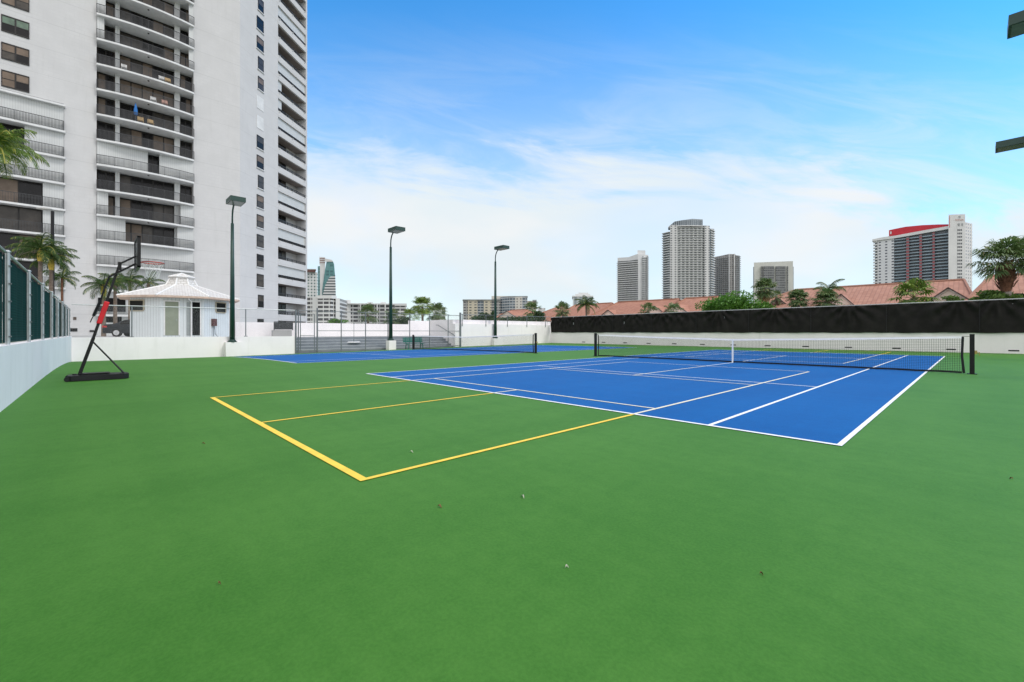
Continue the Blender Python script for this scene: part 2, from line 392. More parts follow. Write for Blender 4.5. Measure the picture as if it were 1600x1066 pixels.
for X0 in (0, C2):
    def hl(b, v, a, c, w=lw, z=.008): add_sheet(b, X0+a, X0+c, yv(v)-w/2, yv(v)+w/2, z)
    def vl(b, u, a, c, w=lw, z=.008): add_sheet(b, X0+u-w/2, X0+u+w/2, yv(a), yv(c), z)
    hl(wl, .03, 0, 10.97, .062); hl(wl, 23.74, 0, 10.97, .062)
    for u in (.026, 1.37, 9.60, 10.944): vl(wl, u, 0.05, 23.72, z=.0075)
    hl(wl, 5.485, 1.37, 9.6); hl(wl, 18.285, 1.37, 9.6); vl(wl, 5.485, 5.5, 18.27, z=.0078)
    for c in ((cc, 23.77-cc) if X0 == 0 else ()):
        lo, hi = c-6.705, c+6.705
        for u in ((u0, u1) if X0 == 0 else (u0, u1)):
            i0, i1 = max(0.0, lo), min(23.77, hi)
            vl(cl_, u, i0, i1, z=.0085)
            if lo < 0: vl(yl, u, lo, 0, z=.006)
            if hi > 23.77: vl(yl, u, 23.77, hi, z=.006)
        hl(cl_, c-2.134, u0, u1, z=.0092); hl(cl_, c+2.134, u0, u1, z=.0092)
        if lo < 0:
            hl(yl, lo+.02, u0-.026, u1+.026, .07, z=.0065); hl(cl_, hi, u0, u1, z=.0092)
            vl(yl, 5.485, lo, 0, z=.006); vl(cl_, 5.485, 0, c-2.134, z=.0085); vl(cl_, 5.485, c+2.134, hi, z=.0081)
        else:
            hl(yl, hi-.02, u0-.026, u1+.026, .07, z=.0065); hl(cl_, lo, u0, u1, z=.0092)
            vl(yl, 5.485, 23.77, hi, z=.006); vl(cl_, 5.485, c+2.134, 23.77, z=.0085); vl(cl_, 5.485, lo, c-2.134, z=.0081)
    if X0 != 0: pass
tag(wl.build('white_court_lines', WLINE), kind='structure')
tag(cl_.build('cream_court_lines', CLINE), kind='structure')
tag(yl.build('yellow_court_lines', YLINE), kind='structure')
# raised deck behind the back wall
DZ = .80
dk = MB(); dk.face([(-24.4, -60, DZ), (-24.4, 40, DZ), (-130, 40, DZ), (-130, -60, DZ)][::-1]); dk.face([(XB-.3, -60, DZ), (XB-.3, 3.4, DZ), (-24.4, 3.4, DZ), (-24.4, -60, DZ)][::-1])
dk.face([(-24.4, 40, DZ), (-24.4, 40, -1.6), (-130, 40, -1.6), (-130, 40, DZ)])
tag(dk.build('deck', DECK), kind='structure')
# ------------------------------------------------------------------ low walls
BW = Frame(XB, 0, 0, 1)                        # back wall frame: u=Y, n=+X
YA = BW.U(462)                                  # end of the solid low wall
YC = 17.8                                       # start of the tall wall block
w = thing('low_wall', (2, wy(2), 0), 'white stucco low wall along the left, carrying the green mesh fence', 'wall')
m_ = MB(); p = [(26, wy(26)), (XB-.25, wy(XB-.25))]
m_.prism([(26, wy(26)), (XB-.25, wy(XB)), (XB-.25, wy(XB)-.25), (26, wy(26)-.25)], -.8, .97)
m_.build('wall', WWALL, w)
w = thing('low_wall', (XB, 3, 0), 'white low wall at the back left, in front of the round white cabana', 'wall')
m_ = MB(BW); m_.box(wy(XB), YA, -.25, 0, -.8, .90); m_.build('wall', WWALL, w)
for px in (363,):
    m_ = MB(BW); u = BW.U(px); m_.box(u-.42, u+.42, .002, .42, -.8, .56); m_.build('pier', WWALL, w)
w = thing('step_wall', (XB, 24, 0), 'taller plain white wall block behind the far net, right of the steps', 'wall')
m_ = MB(BW); m_.box(YC, YR+.3, -.35, 0, -.8, 1.95); m_.box(YC, YR+.3, -4.1, -.352, -.8, 2.32); m_.build('wall', WWALL, w)
m_ = MB(BW); u = BW.U(774); m_.box(u-.5, u+.5, .002, .4, -.8, .60); m_.build('pier', WWALL, w)
w = thing('parapet_wall', (-27.4, 8, DZ), 'long white parapet behind the grey steps and wire fence', 'wall')
PW = Frame(-27, 0, 0, 1)
m_ = MB(PW); m_.box(PW.U(464), PW.U(655), -.3, 0, DZ-1, 1.96); m_.box(PW.U(640, -3), 40, -3.3, -3, DZ-1, 2.42); m_.build('wall', WWALL, w)
RW = Frame(0, YR, -1, 0)                        # right wall: u=-X, n=+Y?  (n=(0,1)) so faces away; use negative n
w = thing('back_wall', (0, YR, 0), 'long white wall on the right under the black windscreen', 'wall')
m_ = MB(); m_.box(XB-.35, 27, YR, YR+.3, -.8, 1.20); m_.build('wall', WWALL, w)
# drain slots in the right wall
slot = None; k = 0
SX = []
for px in (912, 943, 977.6, 1015, 1056, 1100, 1149, 1204, 1264, 1331, 1404, 1489, 1584):
    kk = (px-CX)/FPX; dy = YR-CAM[1]; dx = dy*(kk*FW[1]-RT[1])/(RT[0]-kk*FW[0]); SX.append(CAM[0]+dx)
step = (SX[-1]-SX[0])/12
for i in range(13):
    x = SX[0]+step*i
    m_ = MB(); m_.box(x-.2, x+.2, YR-.012, YR+.02, .13, .20); m_.build('drain_slot', BLACKM, w)
# grey steps
w = thing('bleacher_steps', (XB-1, 10, -.2), 'wide flight of grey painted steps behind the wire fence', 'steps')
ns = 5; rise = (DZ+.25)/ns
for i in range(ns):
    m_ = MB(BW); x1 = -.25-.40*i; z0, z1 = -.25+rise*i, -.25+rise*(i+1)
    m_.box(YA+.05, YC, x1-.42 if i < ns-1 else -4.2, x1, -.8, z1-.03); st = m_.build('step', STEPG, w)
    m_ = MB(BW); m_.box(YA+.05, YC, x1-.10, x1+.012, z1-.028, z1+.002); m_.build('nosing', STEPW, st)
# handrail on side of the block
w = thing('handrail', (XB-1.5, YC, .8), 'sloping grey metal handrail beside the steps', 'handrail')
SW = Frame(XB-4.1, YC-.12, 1, 0)                # u=X, n=-Y
a = (SW.U(684), 0, SW.Z(684, 508)); c = (SW.U(710), 0, SW.Z(710, 524))
m_ = MB(SW); m_.tube([(a[0]-.3, 0, a[2]), a, c, (c[0], 0, c[2]-.15)], .03, 6); m_.build('rail', GREYM, w)
m_ = MB(SW)
for t in (.15, .8):
    q = [a[i]+(c[i]-a[i])*t for i in range(3)]; m_.bar((q[0], 0, q[2]), (q[0], -.12, q[2]-.08), .03)
m_.build('bracket', GREYM, w)
# ------------------------------------------------------------------ fences
def chain(b, fr, u0, u1, z0, z1, n=0.0, s=.085, w=.0016):
    """woven diamond wire as thin ribbons"""
    hgt = z1-z0; k = int((u1-u0+hgt)/s)
    for i in range(k+1):
        for sg in (1, -1):
            if sg == 1: ua = u0-hgt+i*s; ub = ua+hgt
            else: ub = u0-hgt+i*s; ua = ub+hgt
            za, zb = z0, z1
            # clip
            def cut(ua, za, ub, zb):
                if ua == ub: return None
                lo, hi = 0.0, 1.0
                d = ub-ua
                for lim, sgn in ((u0, 1), (u1, -1)):
                    t = (lim-ua)/d
                    if sgn*d > 0: lo = max(lo, t)
                    else: hi = min(hi, t)
                if lo >= hi: return None
                return ua+d*lo, za+(zb-za)*lo, ua+d*hi, za+(zb-za)*hi
            r = cut(ua, za, ub, zb)
            if r:
                b.face([(r[0]-w, n, r[1]), (r[0]+w, n, r[1]), (r[2]+w, n, r[3]), (r[2]-w, n, r[3])])
WIRE = mat('chain_link_wire', (.40, .42, .43), .5, .1, 5, metal=.4)
FZ = 2.62
w = thing('wire_fence', (XB, 2, .9), 'thin chain link fence on top of the low white wall before the cabana', 'fence')
m_ = MB(BW); m_.tube([(wy(XB), -.12, FZ), (YA, -.12, FZ+.06)], .028, 6); m_.build('top_rail', GALV, w)
for px in (206, 384):
    m_ = MB(BW); u = BW.U(px, -.12); m_.tube([(u, -.12, .9), (u, -.12, FZ+.02)], .03, 8); m_.box(u-.09, u+.09, -.2, -.04, .9, .94); m_.build('post', GREYM, w)
m_ = MB(BW); chain(m_, BW, wy(XB), YA, .93, FZ, -.12); m_.build('wire_mesh', WIRE, w)
w = thing('wire_fence', (XB, 12, -.2), 'full height chain link fence with gate before the grey steps', 'fence')
def gzb(u): return gz(XB, u)
posts = [(462, 1.5), (466, 1.1), (533, 1), (571, 1), (606, 1), (640, 1), (671, 1), (700, 1), (719, 2.4)]
for px, k in posts:
    m_ = MB(BW); u = BW.U(px); top = 2.72 if k < 2 else 2.95
    m_.tube([(u, 0.02, gzb(u)), (u, .02, top)], .038*k, 8)
    m_.build('post', GREYM, w)
ug0, ug1 = BW.U(467.5), BW.U(491.5); up1 = BW.U(495.5)
m_ = MB(BW); m_.tube([(up1, .02, gzb(up1)), (up1, .02, 2.9)], .055, 8); m_.build('post', GREYM, w)
ue = BW.U(719)
m_ = MB(BW); m_.tube([(up1, .02, 2.68), (ue, .02, 2.68)], .028, 6); m_.tube([(ug0, .02, 2.68), (up1, .02, 2.68)], .028, 6); m_.build('top_rail', GREYM, w)
m_ = MB(BW); m_.tube([(up1, .02, 1.28), (ue, .02, 1.28)], .024, 6); m_.build('middle_rail', GREYM, w)
m_ = MB(BW); m_.tube([(up1, .02, .03-.2), (ue, .02, -.02)], .02, 6); m_.build('bottom_rail', GREYM, w)
m_ = MB(BW); chain(m_, BW, up1, ue, -.12, 2.68, .03); m_.build('wire_mesh', WIRE, w)
m_ = MB(BW)
for u in (ug0+.06, ug1-.03): m_.tube([(u, .06, -.1), (u, .06, 2.45)], .03, 6)
for z in (-.1, .95, 2.45): m_.tube([(ug0+.06, .06, z), (ug1-.03, .06, z)], .024, 6)
gt = m_.build('gate', GREYM, w)
m_ = MB(BW); chain(m_, BW, ug0+.06, ug1-.03, -.1, 2.45, .06); m_.build('gate_mesh', WIRE, gt)
w = thing('wire_fence', (XB, 24, 2), 'short wire fence rail on top of the tall white wall by the third lamp', 'fence')
m_ = MB(BW); m_.tube([(ue, -.1, 2.80), (YR, -.1, 2.86)], .028, 6); m_.build('top_rail', GREYM, w)
for px in (722, 759, 792.6, 823, 852):
    m_ = MB(BW); u = BW.U(px); m_.tube([(u, .03, 1.72), (u, .03, 2.84)], .034, 6); m_.build('post', GREYM, w)
m_ = MB(BW); chain(m_, BW, ue, YR, 1.95, 2.82, -.05); m_.build('wire_mesh', WIRE, w)
# left fence with green fabric
def lfr():
    x0, x1 = 26, XB
    return Frame(x1, wy(x1)-.12, x0-x1, wy(x0)-wy(x1))
LF = lfr()     # u from the back corner towards camera; n=(uy,-ux) ~ -Y (away). use negative n to face the court
def slatmat():
    m, t, b = new_mat('green_fence_slats')
    tcn = N(t, 'ShaderNodeTexCoord'); s = N(t, 'ShaderNodeSeparateXYZ'); L(t, tcn, s, 2)
    fv = M(t, 'ABSOLUTE', M(t, 'SUBTRACT', M(t, 'FRACT', M(t, 'DIVIDE', s.outputs[1], .052)), .5))
    fu = M(t, 'ABSOLUTE', M(t, 'SUBTRACT', M(t, 'FRACT', M(t, 'DIVIDE', s.outputs[0], .06)), .5))
    g1 = SM(t, fv, .30, .48); g2 = SM(t, fu, .36, .5)
    nn = N(t, 'ShaderNodeTexNoise'); L(t, tcn, nn, 3); nn.inputs['Scale'].default_value = 2; nn.inputs['Detail'].default_value = 5
    base = MIX(t, nn.outputs[0], (.005, .034, .032), (.009, .054, .048))
    base = MIX(t, M(t, 'MULTIPLY', g1, .65), base, (.004, .014, .016)); base = MIX(t, M(t, 'MULTIPLY', g2, .3), base, (.05, .12, .11))
    t.links.new(base, b.inputs['Base Color']); b.inputs['Roughness'].default_value = .95; b.inputs['Specular IOR Level'].default_value = .05
    bp = N(t, 'ShaderNodeBump'); bp.inputs['Strength'].default_value = .6; bp.inputs['Distance'].default_value = .01; bp.invert = True
    t.links.new(g1, bp.inputs[2]); L(t, bp, b, 0, 'Normal')
    return m
w = thing('mesh_fence', (2, wy(2), .97), 'dark green mesh fence with galvanised posts along the left wall', 'fence')
length = sqrt((26-XB)**2)
def ltop(u): return 2.40+.16*min(1, u/(22.2))
up = [LF.U(px) for px in (102, 95, 87, 78, 62, 40, 5)]
sp_ = (up[-1]-up[0])/6
pu = [up[0]-sp_+.2]+[up[0]+sp_*i for i in range(7)]
pu = [max(.08, pu[0])]+[LF.U(px) for px in (101, 95, 87.5, 77.5, 62.5, 40, 5)]
while pu[-1] < 44: pu.append(pu[-1]+3.05)
for i, u in enumerate(pu):
    m_ = MB(LF); zt = ltop(u)
    m_.tube([(u, -.05, .97), (u, -.05, zt)], .030, 8)
    m_.tube([(u, -.05, zt), (u, -.05, zt+.03)], [.045, .02], 8)
    po = m_.build('post', GALV, w)
    m_ = MB(LF)
    for q in range(5):
        z = 1.1+.3*q; m_.box(u-.04, u+.04, -.094, -.086+.02, z, z+.02)
    m_.build('tie_band', GREYM, po)
m_ = MB(LF); m_.tube([(0.05, -.02, ltop(0)), (22.2, -.02, ltop(22.2)), (46, -.02, ltop(46))], .024, 6); m_.build('top_rail', GALV, w)
SLM = slatmat()
for i in range(len(pu)-1):
    m_ = MB(LF); a, c = pu[i]+.035, pu[i+1]-.035; nseg = 10
    for q in range(nseg):
        ua, ub = a+(c-a)*q/nseg, a+(c-a)*(q+1)/nseg
        fa = .012*sin(q*2.1+i); fb = .012*sin((q+1)*2.1+i)
        sa, sb = ltop(ua)-.03-.03*sin(pi*q/nseg), ltop(ub)-.03-.03*sin(pi*(q+1)/nseg)
        m_.face([(ua, fa, 1.0), (ub, fb, 1.0), (ub, fb, sb), (ua, fa, sa)])
    m_.build('green_mesh', SLM, w)
# ------------------------------------------------------------------ black windscreen on the right wall
w = thing('windscreen_fence', (0, YR, 1.2), 'long black fabric windscreen hung along the top of the right wall', 'windscreen')
m_ = MB(); XR = 27
ztp = lambda x: 2.80+.20*(x-XB)/34
nx_, nz_ = 560, 16
grom = 1.55
for j in range(nz_+1):
    for i in range(nx_+1):
        x = XB+.1+(XR-XB)*i/nx_; tz = j/nz_
        top = ztp(x)-.04; zb_ = 1.14+.012*sin(x*1.9)+.008*sin(x*5.3+1)
        pp = 4.05; q = (x/pp) % 1.0; cell = math.floor(x/pp)
        rnd = lambda k: (sin(cell*12.9898+k*78.233)*43758.5453) % 1
        # fans of creases running down from where the cloth is tied
        fold = 0
        for kx in range(3):
            gx = (kx+.2+.5*rnd(kx))/3
            ddx = (q-gx)*pp; dz_ = (1-tz)*1.8
            r = sqrt(ddx*ddx+dz_*dz_)+.05; an = math.atan2(ddx, dz_+.25)
            fold += .085*(.3+rnd(kx+5))*sin(an*(9+5*rnd(kx+9))+rnd(kx)*6)*math.exp(-((r-.75)/.65)**2)
        fold += .030*sin(x*2.7+tz*1.7+2*sin(x*.6))+.012*sin(x*7.1-tz*3.1)
        m_.v.append((x, YR-.10+fold, zb_+(top-zb_)*tz))
for j in range(nz_):
    for i in range(nx_):
        a = j*(nx_+1)+i; m_.f.append((a, a+1, a+nx_+2, a+nx_+1)); m_.uv.append([(0, 0)]*4)
scr = m_.build('screen_fabric', FABB, w, smooth=True)
m_ = MB()
x = XB+4.05-(XB % 4.05)
while x < XR:
    m_ = MB(); m_.box(x-.012, x+.012, YR-.185, YR-.17, 1.16, ztp(x)-.05); m_.build('seam', BLACKP, scr); x += 4.05
m_ = MB(); m_.tube([(XB, YR+.03, ztp(XB)), (XR, YR+.03, ztp(XR))], .034, 6); m_.build('top_rail', GALV, w)
x = XB+.05
while x < XR:
    m_ = MB(); m_.tube([(x, YR+.03, 1.2), (x, YR+.03, ztp(x)+.02)], .035, 6); m_.build('post', GALV, w)
    m_ = MB(); m_.box(x-.05, x+.05, YR-.02, YR+.06, 1.2, 1.225); m_.build('post_foot', GALV, w)
    x += 3.05
# ------------------------------------------------------------------ court lamps
def make_lamp(label):
    t = thing('court_lamp', (0, 0, 0), label, 'lamp post', 'tall green court lamps with box heads')
    m_ = MB(); m_.tube([(0, 0, .04), (0, 0, 4.2), (0, 0, 7.4)], [.150, .115, .088], 16); m_.build('pole', PGREEN, t, True)
    m_ = MB(); m_.tube([(0, 0, 0), (0, 0, .05)], [.26, .26], 20); m_.tube([(0, 0, .05), (0, 0, .16)], [.19, .165], 16)
    for k in range(4): a = pi/4+k*pi/2; m_.tube([(.22*cos(a), .22*sin(a), .0), (.22*cos(a), .22*sin(a), .12)], .022, 6)
    m_.build('base_plate', PGREEN, t)
    m_ = MB(); pts = [(0, 0, 7.35), (0, 0, 7.7), (.03, 0, 7.95), (.10, 0, 8.15), (.20, 0, 8.31), (.33, 0, 8.43), (.50, 0, 8.50)]
    m_.tube(pts, .048, 10); m_.build('arm', PGREEN, t, True)
    m_ = MB(); x0, x1, y = .28, 1.56, .40
    m_.prism([(x0, -y), (x1, -y), (x1, y), (x0, y)], 8.46, 8.74)
    hd = bevel(m_.build('lamp_head', PGREEN, t), .012)
    m_ = MB(); m_.box(x0+.06, x1-.06, -y+.05, y-.05, 8.452, 8.459); m_.build('lens', LENS, hd)
    m_ = MB(); m_.bar((x0+.04, -y-.004, 8.48), (x1-.04, -y-.004, 8.48), .01); m_.build('trim', GALV, hd)
    return t
lp = make_lamp('nearest tall green lamp post on the low white wall beside the cabana')
ys_ = [BW.U(363, .2), BW.U(610.5, .25), BW.U(774, .2)]
lp.location = (XB+.2, ys_[0], .56)
dup(lp, (XB+.25, ys_[1], .52), 0, 'tall green lamp post on a white block before the grey steps')
dup(lp, (XB+.2, ys_[2], .60), 0, 'farthest tall green lamp post, against the plain white wall')
l4 = dup(lp, (14.12, 12.35, .92), pi, 'green box lamp head entering at the upper right edge, larger and higher one')
l5 = dup(lp, (14.15, 23.35, .8), pi, 'green box lamp head at the right edge, lower and smaller one')
# white plinth under the second lamp
m_ = MB(); u = ys_[1]; m_.box(XB+.04, XB+.56, u-.30, u+.30, -.3, .52)
tag(m_.build('plinth', WWALL), 'small white concrete block under the middle lamp post', 'plinth')
m_ = MB()
for yy in (12.45, 23.35): pass
# ------------------------------------------------------------------ tennis nets
def make_net(x0, x1, label, strap=True):
    yn = yv(11.885); xm = (x0+x1)/2
    t = thing('tennis_net', (xm, yn, 0), label, 'tennis net')
    def top(x): return gz(x, yn)+.914+(1.07-.914)*abs(x-xm)/((x1-x0)/2)
    for x, o in ((x0, 1), (x1, -1)):
        m_ = MB(); z = gz(x, yn); m_.box(x-.05, x+.05, yn-.05, yn+.05, z, z+1.13); po = bevel(m_.build('net_post', BLACKM, t), .012)
        m_ = MB(); m_.box(x-.10, x+.10, yn-.08, yn+.08, z, z+.02); m_.build('foot', BLACKM, po)
    m_ = MB(); z = gz(x1, yn)+.62; m_.box(x1+.05, x1+.10, yn-.03, yn+.03, z-.05, z+.05); m_.tube([(x1+.10, yn, z), (x1+.14, yn, z), (x1+.14, yn, z-.09)], .009, 5)
    m_.build('winder', mat('brass', (.45, .33, .12), .35, .1, 4, metal=.8), t)
    for x, s in ((x0+.17, .012), (x1-.2, -.04)):
        m_ = MB(); z = gz(x, yn); m_.tube([(x-s, yn, z+.02), (x, yn, z+.5), (x-s*.4, yn, z+1.05)], .028, 6); m_.build('side_pole', BLACKP, t)
    a, c = x0+.17, x1-.2
    m_ = MB(); sp = .048; k = int((c-a)/sp); ch = .0026
    for i in range(k+1):
        x = a+(c-a)*i/k; m_.face([(x-ch, yn, gz(x, yn)+.02), (x+ch, yn, gz(x, yn)+.02), (x+ch, yn, top(x)-.03), (x-ch, yn, top(x)-.03)])
    nr = 20; seg = 26
    for j in range(nr):
        f = j/nr
        for q in range(seg):
            xa, xb = a+(c-a)*q/seg, a+(c-a)*(q+1)/seg
            za = gz(xa, yn)+.03+(top(xa)-gz(xa, yn)-.06)*f; zb_ = gz(xb, yn)+.03+(top(xb)-gz(xb, yn)-.06)*f
            if top(xa)-za < 0: continue
            m_.face([(xa, yn, za-ch), (xb, yn, zb_-ch), (xb, yn, zb_+ch), (xa, yn, za+ch)])
    m_.build('netting', CORD, t)
    m_ = MB()
    for q in range(seg):
        xa, xb = a+(c-a)*q/seg, a+(c-a)*(q+1)/seg
        ga, gb = gz(xa, yn)+.012+.008*abs(sin(q*1.7)), gz(xb, yn)+.012+.008*abs(sin((q+1)*1.7))
        m_.face([(xa, yn-.008, ga), (xb, yn-.008, gb), (xb, yn-.008, gb+.052), (xa, yn-.008, ga+.052)])
        m_.face([(xa, yn+.008, ga), (xb, yn+.008, gb), (xb, yn+.008, gb+.052), (xa, yn+.008, ga+.052)])
    m_.build('bottom_tape', BLACKP, t)
    m_ = MB()
    for q in range(seg):
        xa, xb = a+(c-a)*q/seg, a+(c-a)*(q+1)/seg
        sa = -.012*sin(pi*q/seg*2)**2; sb = -.012*sin(pi*(q+1)/seg*2)**2
        P = [(xa, yn-.012, top(xa)-.06+sa), (xb, yn-.012, top(xb)-.06+sb), (xb, yn, top(xb)+sb), (xa, yn, top(xa)+sa)]
        m_.face(P); m_.face([(p[0], 2*yn-p[1], p[2]) for p in P])
    m_.build('headband', BAND, t)
    m_ = MB(); m_.tube([(x0, yn, top(x0)), (a, yn, top(a)-.01)], .006, 5); m_.tube([(c, yn, top(c)-.01), (x1, yn, top(x1))], .006, 5); m_.build('cable', BLACKM, t)
    if strap: m_ = MB(); zc = gz(xm, yn); m_.box(xm-.026, xm+.026, yn-.016, yn+.016, zc+.01, zc+.92); m_.build('centre_strap', BAND, t)
    return t
make_net(-.914, 11.884, 'nearer black tennis net with white band and white centre strap on the right court')
make_net(C2-.914-.15, -4.95, 'farther tennis net across the left blue court before the white wall', False)
# ------------------------------------------------------------------ green bench
def make_bench(x, y, label):
    z = gz(x, y); t = thing('bench', (x, y, z), label, 'bench')
    Lh = .88
    for k in range(3):
        m_ = MB(); m_.box(x-.02-.14*k, x+.10-.14*k, y-Lh, y+Lh, z+.43, z+.46); bevel(m_.build('seat_slat', BENCHG, t), .008)
    for k in range(3):
        m_ = MB(); zz_ = z+.55+.13*k; xx = x-.36-.03*k; m_.box(xx-.03, xx, y-Lh, y+Lh, zz_, zz_+.105); bevel(m_.build('back_slat', BENCHG, t), .008)
    for s in (-1, 1):
        yy = y+s*(Lh-.22)
        m_ = MB(); m_.bar((x+.06, yy, z), (x+.02, yy, z+.43), .05); m_.bar((x-.36, yy, z), (x-.28, yy, z+.43), .05); m_.bar((x-.30, yy, z+.42), (x-.44, yy, z+.94), .045); m_.bar((x-.30, yy, z+.41), (x+.08, yy, z+.41), .045)
        m_.build('leg', BENCHG, t)
    return t
xb_ = XB+1.5; BF = Frame(xb_, 0, 0, 1)
make_bench(xb_, BF.U(649), 'green slatted bench at the end of the far tennis net')
# ------------------------------------------------------------------ pole with white base on the steps
PF = Frame(XB-1.1, 0, 0, 1); u = PF.U(553); 
t = thing('sign_stand', (XB-1.1, u, .39), 'thin pole rising from a flat white base on the grey steps', 'stand')
m_ = MB(); m_.tube([(XB-1.1, u, .385), (XB-1.1, u, .44)], [.50, .42], 20); m_.build('base', BAND, t)
m_ = MB(); m_.tube([(XB-1.1, u, .42), (XB-1.1, u, .60)], .05, 8); m_.tube([(XB-1.1, u, .5), (XB-1.1, u, 1.9)], .016, 6); m_.tube([(XB-1.1, u, 1.8), (XB-1.1, u, 1.92)], .035, 6); m_.build('pole', GREYM, t)
# ------------------------------------------------------------------ basketball hoop
HX = -3.25
HF = Frame(HX, 0, 0, 1)
def hp(px, py): u = HF.U(px); return (u, 0, HF.Z(px, py))
t = thing('basketball_hoop', (HX, -5.7, 0), 'portable black basketball hoop with red padded pole by the left wall', 'basketball hoop')
y0, y1 = HF.U(105, .35), HF.U(202, .35)
m_ = MB(); m_.prism([(HX-.36, y0+.06), (HX-.28, y0), (HX+.28, y0), (HX+.36, y0+.06), (HX+.34, y1-.1), (HX+.22, y1), (HX-.22, y1), (HX-.34, y1-.1)], .012, .135)
bevel(m_.build('base', BLACKP, t), .03, 3)
m_ = MB(); m_.box(HX-.2, HX+.2, y0+.2, y0+.75, .155, .172); m_.tube([(HX+.2, y0+.12, .15), (HX+.2, y0+.12, .18)], .04, 10); m_.build('lid', BLACKP, t)
for s in (-.3, .3):
    m_ = MB(); m_.tube([(HX+s-.03, y0+.0, .06), (HX+s+.03, y0+.0, .06)], .06, 12); m_.build('wheel', BLACKP, t)
pb = hp(124, 586); pt = hp(187, 413); 
lerp = lambda a, b, k: tuple(a[i]+(b[i]-a[i])*k for i in range(3))
jn = hp(146, 528)
m_ = MB(HF); m_.bar(pb, jn, .070); m_.bar(lerp(jn, pb, .05), hp(157, 497), .060); m_.bar(hp(155, 503), pt, .052); m_.build('pole', BLACKM, t)
m_ = MB(HF); a = hp(154.5, 506); c = hp(167.5, 471.5); m_.bar(a, c, .105); bevel(m_.build('padding', RED, t), .02)
m_ = MB(HF); q = hp(146, 535); e = hp(196, 584)
for s in (-.2, .2): m_.tube([(q[0], s*.2, q[2]), (e[0], s, e[2]-.02)], .019, 6)
m_.build('brace', BLACKM, t)
bl = HF.U(213.5); bz0, bz1 = HF.Z(213, 421), HF.Z(213, 374)
m_ = MB(HF)
for s in (-.05, .05):
    a = hp(186, 413); c = hp(208, 400); m_.bar((a[0], s, a[2]), (c[0]+.06, s, c[2]), .035)
    a = hp(170, 433); c = hp(210, 412); m_.bar((a[0], s, a[2]), (c[0]+.03, s, c[2]), .04)
a = hp(187, 411); c = hp(184, 422); m_.box(a[0]-.035, a[0]+.035, -.055, .055, c[2], a[2]+.02)
m_.build('arm', BLACKM, t)
m_ = MB(HF); m_.tube([hp(171, 432), hp(163, 452), hp(155, 476)], .022, 6); m_.tube([hp(157, 470), hp(146, 494)], .032, 8); m_.tube([hp(147, 492), hp(143, 499), hp(141, 504)], .012, 6); m_.build('height_handle', BLACKM, t)
m_ = MB(HF); hw = .56
m_.prism([(bl, -hw), (bl+.035, -hw), (bl+.035, hw), (bl, hw)], bz0+.02, bz1-.02)
bb = m_.build('backboard', mat('grey_acrylic_board', (.05, .055, .06), .25, .2, 3), t)
m_ = MB(HF)
for z in (bz0, bz1-.035): m_.box(bl-.02, bl+.05, -hw-.02, hw+.02, z, z+.035)
for s in (-hw-.02, hw-.015): m_.box(bl-.02, bl+.05, s, s+.035, bz0, bz1)
m_.build('frame', BLACKM, bb)
m_ = MB(HF)
zr = HF.Z(238, 411); rc = HF.U(239); rr = .23
for z in (zr, zr+.33): m_.box(rc-.12+.0, rc+.12, -.23, -.2, z, z+.01) if False else None
m_.box(bl+.036, bl+.045, -.3, .3, zr+.03, zr+.04); m_.box(bl+.036, bl+.045, -.3, .3, zr+.45, zr+.46)
m_.box(bl+.036, bl+.045, -.3, -.28, zr+.03, zr+.46); m_.box(bl+.036, bl+.045, .28, .3, zr+.03, zr+.46); m_.build('target_square', BAND, bb)
m_ = MB(HF); m_.tube([(rc+rr*cos(a*pi/16), rr*sin(a*pi/16), zr) for a in range(33)], .013, 6)
m_.bar((bl+.04, -.06, zr-.02), (rc-rr+.02, -.05, zr), .02); m_.bar((bl+.04, .06, zr-.02), (rc-rr+.02, .05, zr), .02); m_.box(bl+.03, bl+.05, -.09, .09, zr-.09, zr+.03)
rm = m_.build('rim', ORANGE, t)
m_ = MB(HF)
for k in range(12):
    a0 = 2*pi*k/12
    for s in (1, -1):
        pts = []
        for j in range(6):
            f = j/5; r_ = rr*(1-.48*f**.8); an = a0+s*f*1.3; pts.append((rc+r_*cos(an), r_*sin(an), zr-.40*f))
        m_.tube(pts, .0035, 4)
m_.build('net', NETW, rm)
# ------------------------------------------------------------------ litter on the court
GL = lambda px, py: G(px, FPX*H/(py-CY))
DRY = mat('dry_leaf', (.20, .11, .05), .8, .3, 30); PALE = mat('pale_husk', (.62, .60, .52), .8, .2, 40)
def leaf(px, py, ln, wd, rz, m, label, name='dry_leaf', cat='leaf', grp=None):
    x, y = GL(px, py); z = gz(x, y)+.001
    b = MB(); n = 6
    for i in range(n):
        f0, f1 = i/n, (i+1)/n
        w0, w1 = wd*sin(pi*min(.98, f0*.94+.03)), wd*sin(pi*min(.98, f1*.94+.03))
        def P(f, s, w): 
            lx, ly = (f-.5)*ln, s*w/2; return (x+lx*cos(rz)-ly*sin(rz), y+lx*sin(rz)+ly*cos(rz), z+.004+.010*abs(s)*(w/wd)+.006*sin(f*5))
        b.face([P(f0, -1, w0), P(f0, 0, w0), P(f1, 0, w1), P(f1, -1, w1)]); b.face([P(f0, 0, w0), P(f0, 1, w0), P(f1, 1, w1), P(f1, 0, w1)])
    o = b.build(name, m); tag(o, label, cat, grp); return o
leaf(687, 793, .035, .016, .4, DRY, 'tiny brown leaf below the near corner of the yellow lines')
leaf(318, 694, .034, .013, 1.2, DRY, 'small dark leaf on the green, left of the yellow line')
leaf(1580, 749, .03, .013, 2.2, DRY, 'small brown leaf near the right edge on the green')
leaf(1190, 899, .02, .008, .9, DRY, 'small brown leaf on the green in the lower right foreground')
leaf(343, 914, .014, .007, 2, DRY, 'tiny dark leaf in the lower left foreground')
